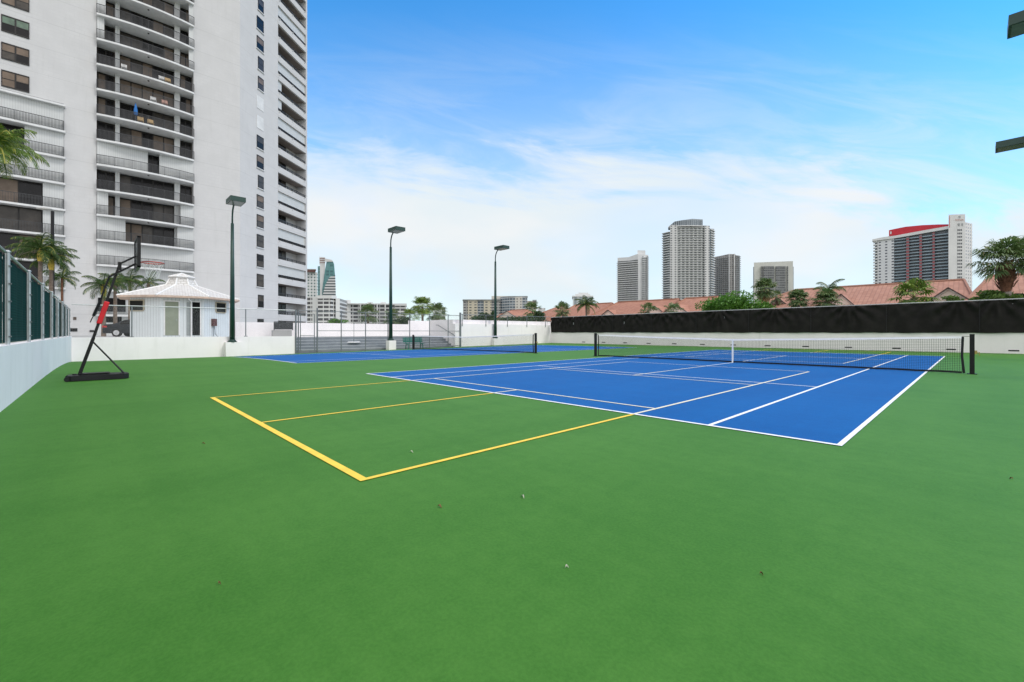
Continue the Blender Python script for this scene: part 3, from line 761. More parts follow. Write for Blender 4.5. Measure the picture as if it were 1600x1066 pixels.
leaf(817, 777, .085, .012, 2.55, PALE, 'white feathery husk lying on the green in mid foreground', 'pale_husk', 'husk')
leaf(886, 888, .03, .006, 1.5, PALE, 'pale splinter on the green below the white husk', 'pale_husk', 'husk')
leaf(643, 707, .04, .012, .5, PALE, 'pale fleck inside the yellow lined box', 'pale_husk', 'husk')
# ------------------------------------------------------------------ cabana
ccx, ccy = G(284, 31.2)
cb_ = thing('cabana', (ccx, ccy, DZ), 'round white board cabana with a shingled roof and cupola behind the low wall', 'cabana')
BOARDM = ribbed('cabana_boards', (.68, .73, .745), .20, depth=.5, rough=.7, dark=.62)
def shingle(name, c1, c2):
    m, t, b = new_mat(name)
    tcn = N(t, 'ShaderNodeTexCoord'); br = N(t, 'ShaderNodeTexBrick'); mpn = N(t, 'ShaderNodeMapping'); L(t, tcn, mpn, 2); L(t, mpn, br)
    br.inputs['Color1'].default_value = c1+(1,); br.inputs['Color2'].default_value = c2+(1,); br.inputs['Mortar'].default_value = (c1[0]*.6, c1[1]*.58, c1[2]*.56, 1)
    br.inputs['Scale'].default_value = 1; br.inputs['Brick Width'].default_value = .30; br.inputs['Row Height'].default_value = .16; br.inputs['Mortar Size'].default_value = .018
    nn = N(t, 'ShaderNodeTexNoise'); L(t, tcn, nn, 3); nn.inputs['Scale'].default_value = 3; nn.inputs['Detail'].default_value = 6
    f = SM(t, nn.outputs[0], .5, .72)
    c = MIX(t, M(t, 'MULTIPLY', f, .35), br.outputs[0], (.44, .41, .38)); t.links.new(c, b.inputs['Base Color']); b.inputs['Roughness'].default_value = .85
    bp = N(t, 'ShaderNodeBump'); bp.inputs['Strength'].default_value = .5; bp.inputs['Distance'].default_value = .02; L(t, br, bp, 0, 2); L(t, bp, b, 0, 'Normal')
    return m
SHG = shingle('white_shingles', (.64, .63, .61), (.55, .54, .53))
TRIM = mat('cabana_trim', (.74, .74, .73), .7, .06, 3); FASC = mat('cabana_fascia', (.62, .47, .38), .75, .15, 4)
NS = 8
def ang_of(px, R):   # angle of the vertex on the circle seen at this pixel (front side)
    best = None
    for k in range(3600):
        a = k*2*pi/3600; x, y = ccx+R*cos(a), ccy+R*sin(a)
        d = dep(x, y); r = (x-CAM[0])*RT[0]+(y-CAM[1])*RT[1]; p = CX+FPX*r/d
        if d > dep(ccx, ccy)+.3: continue
        if best is None or abs(p-px) < best[0]: best = (abs(p-px), a)
    return best[1]
RO, RI = 3.62, 2.95
a0 = ang_of(244, RO)
ring = lambda R, z: [(ccx+R*cos(a0+2*pi*k/NS), ccy+R*sin(a0+2*pi*k/NS), z) for k in range(NS)]
zE = 3.52; zT = DZ+2.62
rw = ring(RI, DZ)
m_ = MB()
for k in range(NS):
    A, B = rw[k], rw[(k+1) % NS]; m_.face([A, B, (B[0], B[1], zE-.05), (A[0], A[1], zE-.05)][::-1])
cwall = m_.build('wall', BOARDM, cb_)
m_ = MB(); e0, e1, e2 = ring(RO, zE-.10), ring(RO+.02, zE+.02), ring(.98, zE+.92)
for k in range(NS):
    k2 = (k+1) % NS
    wd = 2*RO*sin(pi/NS); sl = sqrt((RO-.98)**2+.9**2)
    m_.face([e1[k], e1[k2], e2[k2], e2[k]], uv=[(0, 0), (wd, 0), (wd*.64, sl), (wd*.36, sl)])
roof = m_.build('roof', SHG, cb_)
m_ = MB()
for k in range(NS):
    k2 = (k+1) % NS; m_.face([e0[k], e0[k2], e1[k2], e1[k]])
    i0 = ring(RI, zE-.10); m_.face([i0[k], i0[k2], e0[k2], e0[k]])
m_.build('fascia', FASC, roof)
m_ = MB()
for k in range(NS): m_.tube([e1[k], e2[k]], .055, 5)
m_.build('hip_cap', TRIM, roof)
m_ = MB(); f1, f2, f3 = ring(.98, zE+.90), ring(.72, zE+1.42), ring(.80, zE+1.44); f4 = ring(.80, zE+1.53)
for k in range(NS):
    k2 = (k+1) % NS; m_.face([f1[k], f1[k2], f2[k2], f2[k]], uv=[(0, 0), (.75, 0), (.65, .6), (.1, .6)]); m_.face([f2[k], f2[k2], f3[k2], f3[k]]); m_.face([f3[k], f3[k2], f4[k2], f4[k]])
    m_.face([f4[k], f4[k2], (ccx, ccy, zE+1.82)], uv=[(0, 0), (.6, 0), (.3, .6)])
cup = m_.build('cupola', SHG, cb_)
m_ = MB()
for k in range(NS): m_.tube([f1[k], f2[k]], .05, 5); m_.tube([f4[k], f4[(k+1) % NS]], .035, 5); m_.tube([f4[k], (ccx, ccy, zE+1.83)], .035, 5)
m_.build('hip_cap', TRIM, cup)
# facets of the cabana seen by the camera
def facet(px):
    best = None
    for k in range(NS):
        A, B = rw[k], rw[(k+1) % NS]
        f = Frame(A[0], A[1], B[0]-A[0], B[1]-A[1]); ln = sqrt((B[0]-A[0])**2+(B[1]-A[1])**2)
        u = f.U(px)
        if 0 <= u <= ln:
            q = f.p(u, 0, 0); d = dep(q[0], q[1])
            if best is None or d < best[0]: best = (d, f, ln, u)
    f = best[1]
    q1 = f.p(best[3], .1, 0); s = 1 if dep(q1[0], q1[1]) < best[0] else -1
    return f, s, best[2]
def on_facet(px0, px1, py0, py1, name, m, dn=(.0, .03), frame=None, par=cb_, ref=None):
    f, s, ln = facet(ref or (px0+px1)/2)
    ua, ub = sorted((f.U(px0), f.U(px1))); ua = max(.04, ua); ub = min(ln-.04, ub)
    pm = (px0+px1)/2; z0, z1 = f.Z(pm, py1), f.Z(pm, py0); z0 = max(z0, DZ+.01)
    b = MB(f); b.box(ua, ub, min(s*dn[0], s*dn[1]), max(s*dn[0], s*dn[1]), z0, z1); o = b.build(name, m, par)
    if frame:
        b = MB(f); w_ = .07; n0, n1 = sorted((s*dn[0], s*(dn[1]+.025)))
        b.box(ua-w_, ua, n0, n1, z0, z1+w_); b.box(ub, ub+w_, n0, n1, z0, z1+w_); b.box(ua, ub, n0, n1, z1, z1+w_)
        if frame[1]: b.box(ua, ub, n0, n1, z0-w_, z0)
        b.build('frame', frame[0], o)
    return o, f, s, ua, ub, z0, z1
TAN = mat('window_trim_tan', (.40, .36, .27), .7, .1, 4); DOORG = mat('door_olive', (.24, .27, .20), .6, .08, 2)
for px0, px1, py0, py1 in ((202, 224.5, 470, 485), (337.5, 351.5, 474, 488)):
    o, f, s, ua, ub, z0, z1 = on_facet(px0, px1, py0, py1, 'window', mat('dark_louvre', (.015, .015, .013), .6, .3, 3, spec=.1), frame=(TAN, True))
    b = MB(f); nn_ = 5
    for k in range(nn_):
        z = z0+(z1-z0)*(k+.5)/nn_; b.box(ua, ub, *sorted((s*.032, s*.05)), z-.012, z+.03)
    b.build('louvre', mat('louvre_grey', (.02, .022, .018), .6, .2, 3, spec=.1), o)
o, f, s, ua, ub, z0, z1 = on_facet(258, 279, 471.5, 524, 'door', DOORG, frame=(TRIM, False)); b = MB(f); b.tube([(ub-.1, s*.04, z0+1.0), (ub-.1, s*.09, z0+1.0)], .03, 8); b.build('handle', GALV, o)
o, f, s, ua, ub, z0, z1 = on_facet(300, 312.5, 472.5, 524, 'doorway', mat('dark_opening', (.012, .012, .012), .9, .2, 1, spec=.05), frame=(TRIM, False), ref=302)
o, f, s, ua, ub, z0, z1 = on_facet(291.5, 299, 472.5, 524, 'open_door', mat('door_grey', (.30, .33, .33), .6, .1, 2), dn=(.0, .04), ref=296)
f, s, ln = facet(299); u = f.U(299)
b = MB(f); b.tube([(u-.15, s*.5, zE-.1), (u-.15, s*.45, zE-.16), (u, s*.16, zE-.3), (u, s*.14, zE-.5), (u, s*.14, DZ+.05)], .045, 8); b.build('downpipe', TRIM, cb_)
f, s, ln = facet(333); u = f.U(333); z = f.Z(333, 504)
b = MB(f); b.box(u-.17, u+.17, *sorted((s*0, s*.16)), z-.25, z+.25); o = bevel(b.build('meter_box', mat('meter_dark_red', (.10, .035, .035), .4, .3, 6), cb_), .04)
b = MB(f); b.tube([(u, s*.1, z-.2), (u+.05, s*.12, z-.8), (u+.3, s*.12, DZ+.05)], .018, 5); b.tube([(u-.06, s*.1, z-.2), (u-.12, s*.12, DZ+.1)], .018, 5); b.build('conduit', GREYM, o)
# low base strip / planter clutter at the foot of the cabana
GR = mat('gravel_strip', (.22, .21, .20), .9, .5, 14)
# ------------------------------------------------------------------ apartment tower
X0 = -57.5
TF = Frame(X0, 0, 0, 1)                          # front face
cy0 = TF.U(375)
SF = Frame(X0, cy0, -.625, .793)                 # angled side face
FH = 2.87; Z0 = .33; NF = 23
ZTOP = Z0+FH*NF
tower = thing('apartment_tower', (X0-12, 0, DZ), 'tall white apartment tower with stacked curved balconies at the left', 'apartment tower')
uL0, uL1 = -26.0, TF.U(100); uA0, uA1 = TF.U(151), TF.U(302.5)
RC = 1.9                                         # depth of the recesses
sW0, sW1, sEnd = SF.U(434.5), SF.U(478), SF.U(480)
C = SF.p(sEnd, 0, 0)
zL = Z0+FH*round((TF.Z(100, 166)-Z0)/FH)         # top slab of the left bay
# core
core = [(X0-RC, uL0), (X0-RC, cy0-.2)]
q1 = SF.p(0.6, -RC, 0); q2 = SF.p(sEnd-.05, -RC, 0); q3 = (q2[0]-18, q2[1]-3); q4 = (X0-22, uL0)
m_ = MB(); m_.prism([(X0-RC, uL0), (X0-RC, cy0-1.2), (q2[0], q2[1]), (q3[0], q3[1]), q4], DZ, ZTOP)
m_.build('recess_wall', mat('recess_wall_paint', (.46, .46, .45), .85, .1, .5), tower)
m_ = MB(TF)
for a, c, z0, z1 in ((uL1, uA0, DZ, ZTOP), (uL0, uL1, zL+.25, ZTOP)):
    m_.box(a, c, -RC, 0, z0, z1)
m_.box(uL0-.5, uL0, -RC, 0, DZ, ZTOP)
Cs = SF.p(sW0, 0, 0); Cb = SF.p(sW0, -RC, 0)
m2 = MB(); m2.prism([(X0, uA1), (X0, cy0), (Cs[0], Cs[1]), (Cb[0], Cb[1]), (X0-RC, cy0-.65), (X0-RC, uA1)][::-1], DZ, ZTOP)
m_.v_off = len(m_.v)
for f_, uv_ in zip(m2.f, m2.uv): m_.f.append(tuple(i+m_.v_off for i in f_)); m_.uv.append(uv_)
m_.v += m2.v
m_.build('wall', TWALL, tower)
# end pier of the side face
m_ = MB(SF); m_.box(sW1, sEnd, -RC-4, 0, DZ, ZTOP); m_.build('end_wall', TWALL, tower)
def bow(u): 
    t_ = (u-(uA0+uA1)/2)/((uA1-uA0)/2); return .42+.55*(1-t_*t_)
GL_ = [GLASSD, GLASSB, GLASSB, GLASSG]
def railing(parent, fr, pts, z, h=1.05, bars=.105, mid=True):
    b = MB(fr)
    for (ua, na), (ub, nb) in zip(pts[:-1], pts[1:]):
        b.bar((ua, na, z+h), (ub, nb, z+h), .05); b.bar((ua, na, z+.10), (ub, nb, z+.10), .035)
        ln = sqrt((ub-ua)**2+(nb-na)**2); k = max(1, int(ln/bars))
        for i in range(k):
            f = i/k; u_, n_ = ua+(ub-ua)*f, na+(nb-na)*f
            b.box(u_-.018, u_+.018, n_-.012, n_+.012, z+.1, z+h)
    for u_, n_ in pts[::2]: b.bar((u_, n_, z), (u_, n_, z+h), .055)
    return b.build('railing', BRONZE2, parent)
def glazing(fr, u0, u1, n, z0, z1, k, parent, mats, name='glass_door', half=False):
    b = MB(fr); t_ = .12
    b.box(u0, u1, n, n+.08, z1-t_, z1); b.box(u0, u1, n, n+.08, z0, z0+t_)
    for i in range(k+1):
        u = u0+(u1-u0)*i/k; b.box(max(u0, u-t_/2), min(u1, u+t_/2), n, n+.075, z0+t_, z1-t_)
    if half: b.box(u0, u1, n, n+.07, (z0+z1)/2-.035, (z0+z1)/2+.035)
    o = b.build(name, BRONZE, parent)
    for i in range(k):
        ua, ub = u0+(u1-u0)*i/k+t_/2, u0+(u1-u0)*(i+1)/k-t_/2
        if half:
            zm = (z0+z1)/2
            b = MB(fr); b.box(ua, ub, n+.01, n+.045, zm+.03, z1-t_); b.build('pane', random.choice(mats), o)
            b = MB(fr); b.box(ua, ub, n+.01, n+.045, z0+t_, zm-.03); b.build('pane', random.choice([GLASSD, GLASSG, mats[0]]), o)
        else:
            b = MB(fr); b.box(ua, ub, n+.01, n+.045, z0+t_, z1-t_); b.build('pane', random.choice(mats), o)
    return o
def shutter(fr, u0, u1, n, z0, z1, parent):
    b = MB(fr); b.box(u0, u1, n, n+.06, z0, z1); o = b.build('shutter', SHUT, parent)
    b = MB(fr); b.box(u0, u1, n-.02, n+.10, z0, z0+.06); b.build('shutter_track', TSLAB, o)
    return o
# main curved balcony bay
kA = [uA0+(uA1-uA0)*i/12 for i in range(13)]
uc1, uc2 = TF.U(180, -.9), TF.U(187, -.9); uc3, uc4 = TF.U(272.5, -.9), TF.U(281, -.9)
for k in range(0, NF):
    z = Z0+FH*(k+1) if k >= 0 else 0          # slab top of floor k+1 ... floor k lies under it
    zf = Z0+FH*k                                # floor level
    # slab at the ceiling of this storey
    b = MB(TF)
    topf = [(u, bow(u), z) for u in kA]; bot = [(u, bow(u), z-.20) for u in kA]
    for i in range(12):
        b.face([(kA[i], -RC, z), topf[i], topf[i+1], (kA[i+1], -RC, z)][::-1]); b.face([(kA[i], -RC, z-.2), bot[i], bot[i+1], (kA[i+1], -RC, z-.2)])
        b.face([bot[i], topf[i], topf[i+1], bot[i+1]][::-1])
    b.face([(kA[0], 0, z-.2), bot[0], topf[0], (kA[0], 0, z)]); b.face([(kA[-1], 0, z-.2), bot[-1], topf[-1], (kA[-1], 0, z)])
    bal = b.build('balcony_slab', TSLAB, tower)
    railing(bal, TF, [(u, bow(u)-.06) for u in kA], z)
    ceil = z-.20; zf0 = zf+.0
    yrow = k
    full = k <= 2                                 # fully shuttered storeys at the bottom
    if k <= 3:
        shutter(TF, uA0+.02, uA1-.02, .02, zf0, ceil, tower)
        continue
    for a, c in ((uc1, uc2), (uc3, uc4)):
        b = MB(TF); b.box(a, c, -1.15, -.75, zf0, ceil); b.build('column', TSLAB, tower)
    mats = GL_ if k in (4, 5, 8, 10, 11, 12) else [GLASSD, GLASSD, GLASSB, GLASSG]
    if k == 7:
        shutter(TF, uA0+.02, TF.U(231, .1), .05, zf0, ceil, tower); shutter(TF, TF.U(249, .1), uA1-.02, .05, zf0, ceil, tower)
        glazing(TF, TF.U(231, .1), TF.U(249, .1), -1.0, zf0, ceil, 2, tower, [GLASSD])
        continue
    glazing(TF, uc2, uc3, -1.45, zf0, ceil-.05, 5, tower, mats)
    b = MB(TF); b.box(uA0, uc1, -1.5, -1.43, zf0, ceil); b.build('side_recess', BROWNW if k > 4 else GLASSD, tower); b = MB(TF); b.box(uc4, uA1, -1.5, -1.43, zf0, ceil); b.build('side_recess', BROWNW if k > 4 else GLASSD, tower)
    glazing(TF, uc4+.1, uA1-.1, -1.42, zf0, ceil-.1, 2, tower, [GLASSD, GLASSB] if k > 9 else [GLASSD])
    glazing(TF, uA0+.1, uc1-.1, -1.42, zf0, ceil-.1, 2, tower, [GLASSD, GLASSD, GLASSB])
    if k == 4:
        shutter(TF, uA0+.02, TF.U(196, .1), .05, zf0, ceil, tower); shutter(TF, TF.U(277, .1), uA1-.02, .05, zf0, ceil, tower)
    if k == 5:
        shutter(TF, uA0+.02, TF.U(169, .1), .05, zf0, ceil, tower); shutter(TF, TF.U(282, .1), uA1-.02, .05, zf0, ceil, tower)
    if k in (12, 13, 14):
        shutter(TF, uA0+.02, TF.U(163+2*(k-12), .1), .05, zf0, ceil, tower); shutter(TF, TF.U(295, .1), uA1-.02, .05, zf0, ceil, tower)
    b = MB(TF); u = TF.U(232, .3); b.tube([(u, .3, ceil-.08), (u, .3, ceil)], .09, 10)
    b.build('ceiling_light', BRONZE, bal)
# left bay
kk = 0
kL = [uL0+(uL1-uL0)*i/10 for i in range(11)]
nL = int(round((zL-Z0)/FH))
u65, u38, u4 = TF.U(67), TF.U(38.5), TF.U(1)
for k in range(0, nL+1):
    z = Z0+FH*(k+1); zf = Z0+FH*k
    if k < nL:
        b = MB(TF); ro = .55
        b.box(uL0, uL1+.12, -RC, ro, z-.20, z); bal = b.build('balcony_slab', TSLAB, tower)
        if k < nL-1: railing(bal, TF, [(uL0+.1+(uL1-.1-uL0)*i/10, ro-.06) for i in range(11)]+[(uL1-.02, ro-.06), (uL1-.02, .02)], z)
        ceil = z-.2
        j = nL-1-k          # 0 = topmost storey of the bay
        if j in (0, 2) or k < 2: shutter(TF, uL0+.05, uL1-.02, .02, zf, ceil, tower)
        elif j == 1: shutter(TF, u38, uL1-.02, .02, zf, ceil, tower); glazing(TF, uL0+1, u38-.05, -.9, zf, ceil, 7, tower, [GLASSD])
        else:
            shutter(TF, u65, uL1-.02, .02, zf, ceil, tower)
            glazing(TF, uL0+1, u65-.1, -.6, zf, ceil, 9, tower, [GLASSB, GLASSB, GLASSG] if j == 4 else [GLASSG, GLASSD, GLASSB])
# windows high on the left wing
for j, py in enumerate((146, 104, 62, 20, -22, -64)):
    z0 = TF.Z(47, py); z1 = z0+1.72
    for a, c in ((TF.U(2), TF.U(46)), (TF.U(-75), TF.U(-32))):
        o = glazing(TF, a, c, .0, z0, z1, 2, tower, [[GLASSB, GLASSB], [GLASSB], [GLASSN], [GLASSB, GLASSG]][j % 4], 'window', True)
# side face: single windows
for k in range(0, NF-1):
    z0 = 4.89-.0+FH*(k) if k else 4.75
    z1 = z0+1.85
    a, c = SF.U(401), SF.U(411.5)
    if k in (9, 10): 
        b = MB(SF); b.box(a, c, 0, .05, z0, z1); b.build('window_cover', TSLAB, tower); continue
    if k in (0, 6, 11, 12, 15): a += .25
    o = glazing(SF, a, c, .0, z0, z1, 1, tower, [GLASSG, GLASSD, GLASSB], 'window', True)
    b = MB(SF); b.box(a-.12, c+.12, 0, .14, z0-.10, z0-.002); b.build('sill', TSLAB, o)
o = glazing(SF, SF.U(402), SF.U(411.5), .0, 2.2, 3.1, 1, tower, [GLASSD], 'window')
# side face: stacked loggias
shutf = {3: 1, 5: 1, 7: 1, 11: 1, 12: 2, 13: 2, 14: 1, 17: 1}
for k in range(0, NF):
    zf = Z0+FH*k; b = MB(SF)
    b.box(sW0+.002, sW1-.002, -.28, .03, zf-.22, zf+.72); b.box(sW0+.002, sW1-.002, -RC+.002, -.281, zf-.2, zf)
    par = b.build('balcony_parapet', TWALL, tower)
    b = MB(SF); b.bar((sW0+.05, -.1, zf+1.18), (sW1-.05, -.1, zf+1.18), .06)
    b2 = MB(SF); b2.box(sW0+.01, sW1-.01, -RC+.01, -.29, zf-.235, zf-.203); b2.build('loggia_ceiling', CEILSH, par)  # thin plate under the slab, shade put into its dark colour
    nb = int((sW1-sW0)/.13)
    for i in range(nb): u = sW0+.08+i*.13; b.box(u-.015, u+.015, -.12, -.09, zf+.72, zf+1.17)
    for i in range(7): u = sW0+.1+(sW1-sW0-.2)*i/6; b.box(u-.05, u+.05, -.14, -.07, zf+.72, zf+1.17)
    b.build('railing', BRONZE2, par)
    b = MB(SF)
    for i in range(3): u = sW0+.3+(sW1-sW0-.8)*i/2; b.box(u-.06, u+.06, .03, .16, zf+.60, zf+.70)
    b.build('scupper', TSLAB, par)
    ce = zf+FH-.24
    m4 = sW0+(sW1-sW0)*.62
    if k in shutf:
        if shutf[k] == 1: shutter(SF, sW0+.02, sW1-.02, -.27, zf+1.22, ce, tower)
        else: shutter(SF, sW0+.02, sW0+1.1, -.27, zf+1.22, ce, tower)
    if shutf.get(k) != 1:
        glazing(SF, sW0+.1, m4, -RC+.02, zf, ce, 4, tower, [GLASSD, GLASSD, GLASSD, GLASSG])
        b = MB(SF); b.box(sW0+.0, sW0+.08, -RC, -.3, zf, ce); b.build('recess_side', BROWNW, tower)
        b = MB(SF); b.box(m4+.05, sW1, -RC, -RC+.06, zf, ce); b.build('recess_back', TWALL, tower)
# garage openings and vents low on the front
b = MB(TF); b.box(TF.U(154), TF.U(197), .62, .70, TF.Z(175, 500), TF.Z(175, 491)+.2) if False else None
for px0, px1, py0, py1 in ((153, 196, 466, 487), (153, 190, 492, 504)):
    b = MB(TF); b.box(TF.U(px0), TF.U(px1), .08, .12, TF.Z(175, py1), TF.Z(175, py0)); b.build('garage_opening', mat('dark_opening', (.012, .012, .012), .9, .2, 1, spec=.05), tower)
b = MB(TF); b.box(TF.U(114.5), TF.U(119.5), 0, .05, TF.Z(117, 500), TF.Z(117, 495.5)); b.build('vent', BROWNW, tower)
for px0, px1, py0, py1 in ((108, 121, 513, 518), (140, 147, 516, 519)):
    b = MB(TF); b.box(TF.U(px0), TF.U(px1), 0, .06, TF.Z(px0, py1), TF.Z(px0, py0)); b.build('garage_slot', BLACKM, tower)
# things standing on the balconies
def slabz(k): return Z0+FH*k
BLUEC = mat('blue_cloth', (.03, .16, .45), .8, .1, 3); PINK = mat('pink_cloth', (.6, .35, .28), .8, .1, 3); BUFF = mat('buff_wood', (.55, .38, .18), .7, .1, 3); WPL = mat('white_plastic', (.7, .7, .68), .5, .05, 3)
def bchair(px, k, m, label):
    u = TF.U(px, .4); z = slabz(k); n = .25
    P = TF.p(u, n, z); t = thing('balcony_chair', P, label, 'chair')
    b = MB(TF); b.box(u-.28, u+.28, n-.25, n+.25, z+.40, z+.46); b.build('seat', m, t)
    b = MB(TF); b.face([(u-.28, n-.25, z+.46), (u+.28, n-.25, z+.46), (u+.28, n-.42, z+1.05), (u-.28, n-.42, z+1.05)]); b.box(u-.28, u+.28, n-.44, n-.40, z+.95, z+1.05); b.build('backrest', m, t)
    for sx in (-.25, .25):
        for sn in (-.22, .22):
            b = MB(TF); b.bar((u+sx, n+sn, z), (u+sx, n+sn, z+.4), .04); b.build('leg', m, t)
SLK = {22: 11, 60: 11}
kz = lambda py, px=230: int(round((TF.Z(px, py, 0)-Z0)/FH))
bchair(194, kz(107, 194), WPL, 'white reclining chair on a balcony, left of the brown panes')
bchair(253, kz(124, 253), WPL, 'white chair on a balcony, upper right of the curved stack')
bchair(263, kz(126, 263), BUFF, 'tan chair beside a white one on a curved balcony')
bchair(240, kz(159, 240), WPL, 'white chair in the middle of a curved balcony of the tower')
bchair(258, kz(161, 258), PINK, 'pink cushioned chair on a curved balcony of the tower')
bchair(220, kz(190, 220), BUFF, 'yellow wooden chair beside the folded blue parasol')
bchair(236, kz(194, 236), BUFF, 'yellow wooden chair at the right of the parasol balcony')
u = TF.U(212, .5); k_ = kz(190, 212); z = slabz(k_)
t = thing('parasol', TF.p(u, .5, z), 'folded blue parasol standing on a curved balcony of the tower', 'parasol')
b = MB(TF); b.tube([(u, .5, z), (u, .5, z+.08)], .25, 10); b.build('base', WPL, t); b = MB(TF); b.tube([(u, .5, z+.05), (u, .5, z+2.2)], .025, 6); b.build('pole', GALV, t)
b = MB(TF); b.tube([(u, .5, z+.9), (u, .5, z+1.3), (u, .5, z+1.9), (u, .5, z+2.3)], [.16, .20, .12, .03], 10); b.build('canopy', BLUEC, t)
# ------------------------------------------------------------------ wall pieces between wall and tower
t = thing('ramp_wall', SF.p(6, 8, DZ), 'pale low wall with dark railing at the foot of the tower', 'wall')
RP = Frame(-30, 0, 0, 1)
b = MB(RP); b.box(RP.U(368), RP.U(470), -.25, 0, DZ-.2, RP.Z(420, 504)); b.build('wall', WWALL, t)
RQ = Frame(-29, 0, 0, 1)
b = MB(RQ); b.box(RQ.U(426), RQ.U(456), -.3, 0, DZ-.2, RQ.Z(440, 516)); b.build('ramp_side', CONC, t)
a, c = RQ.U(428), RQ.U(457); railing(t, RQ, [(a, .05), ((a+c)/2, .05), (c, .05)], RQ.Z(440, 516), h=RQ.Z(440, 503)-RQ.Z(440, 516), bars=.10)
b = MB(RQ); b.box(a, c, -.0, .03, RQ.Z(440, 515), RQ.Z(440, 504)); b.build('mesh_panel', mat('dark_mesh', (.05, .052, .055), .7, .4, 20), t)
# ------------------------------------------------------------------ parked car behind the cabana
def make_car():
    d0 = 36.5; P = G(171, d0); zc = DZ
    fr = Frame(P[0], P[1], RT[0]+.25*FW[0], RT[1]+.25*FW[1])        # u: forward along the car, from its tail
    t = thing('parked_car', (P[0], P[1], zc), 'dark grey saloon car parked behind the cabana, red tail light showing', 'car')
    CARP = mat('car_paint', (.016, .018, .022), .35, .08, 2, spec=.25, coat=0)
    prof = [(0.02, .35), (0, .62), (.06, .92), (.22, 1.02), (.75, 1.06), (1.35, 1.36), (1.9, 1.46), (2.6, 1.45), (3.2, 1.25), (3.65, 1.0), (4.35, .86), (4.6, .66), (4.6, .32)]
    b = MB(fr); W_ = .88
    def ins(z): return W_-(.24*max(0, z-.95)/.5)
    for i in range(len(prof)-1):
        (ua, za), (ub, zb_) = prof[i], prof[i+1]
        b.face([(ua, ins(za), zc+za), (ub, ins(zb_), zc+zb_), (ub, -ins(zb_), zc+zb_), (ua, -ins(za), zc+za)])
    low = [(4.6, .30), (0.02, .30)]
    for s in (1, -1):
        # side in two strips: belt line
        belt = .95
        for i in range(len(prof)-1):
            (ua, za), (ub, zb_) = prof[i], prof[i+1]
            b.face([(ua, s*W_, zc+min(za, belt)), (ub, s*W_, zc+min(zb_, belt)), (ub, s*W_, zc+.28), (ua, s*W_, zc+.28)])
            if max(za, zb_) > belt: b.face([(ua, s*ins(max(za, belt)), zc+max(za, belt)), (ub, s*ins(max(zb_, belt)), zc+max(zb_, belt)), (ub, s*W_, zc+belt), (ua, s*W_, zc+belt)])
    b.face([(0, -W_, zc+.28), (4.6, -W_, zc+.28), (4.6, W_, zc+.28), (0, W_, zc+.28)])
    b.build('body', CARP, t)
    s = 1
    for u, sgn in ((.95, 1), (3.75, 1), (.95, -1), (3.75, -1)):
        b = MB(fr); n0 = sgn*(W_-.20); n1 = sgn*(W_+.012)
        b.tube([(u, n0, zc+.33), (u, n1, zc+.33)], .33, 20); wh = b.build('wheel', mat('tyre', (.015, .015, .015), .8, .2, 8), t)
        b = MB(fr); b.tube([(u, n1, zc+.33), (u, n1+sgn*.012, zc+.33)], .21, 16)
        for q in range(8): a = q*pi/4; b.bar((u, n1+sgn*.02, zc+.33), (u+.2*cos(a), n1+sgn*.02, zc+.33+.2*sin(a)), .035)
        b.build('rim', mat('alloy', (.55, .56, .57), .35, .1, 5, metal=.6), wh)
    for sgn in (1, -1):
        b = MB(fr); b.box(-.012, .30, *sorted((sgn*(W_-.32), sgn*(W_+.008))), zc+.76, zc+.90); b.build('tail_light', mat('tail_red', (.42, .03, .03), .25, .1, 5), t)
        b = MB(fr); n_ = sgn*(W_-.06)
        b.face([(1.05, sgn*(ins(1.0)+.008), zc+1.02), (2.15, sgn*(ins(1.0)+.008), zc+1.0), (2.15, sgn*(ins(1.38)+.008), zc+1.38), (1.55, sgn*(ins(1.36)+.008), zc+1.36)]); b.build('side_window', GLASSD, t)
    b = MB(fr); b.face([(.80, -.6, zc+1.09), (1.32, -.55, zc+1.352), (1.32, .55, zc+1.352), (.80, .6, zc+1.09)]); o = b.build('rear_window', GLASSD, t); 
    for v in o.data.vertices: v.co.z += .012
    return t
make_car()
# ------------------------------------------------------------------ street lamp by the palms
SLX = G(82, 40)
t = thing('street_lamp', (SLX[0], SLX[1], DZ), 'dark street lamp with a flat cobra head rising from the palms at left', 'street lamp')
b = MB(); b.tube([(SLX[0], SLX[1], DZ), (SLX[0], SLX[1], ZD(330, 40))], [.16, .12], 10); b.build('pole', BLACKM, t)
A = G(80, 40); B = G(58, 40); zt = ZD(327, 40)
b = MB(); b.tube([(A[0], A[1], zt), (A[0]*.6+B[0]*.4, A[1]*.6+B[1]*.4, zt+.05), (B[0], B[1], zt+.12)], [.10, .26, .12], 8); o = b.build('lamp_head', mat('lamp_grey', (.42, .42, .40), .5, .1, 4), t, True)
for v in o.data.vertices:
    v.co.z = (zt-DZ)+(v.co.z-(zt-DZ))*.55
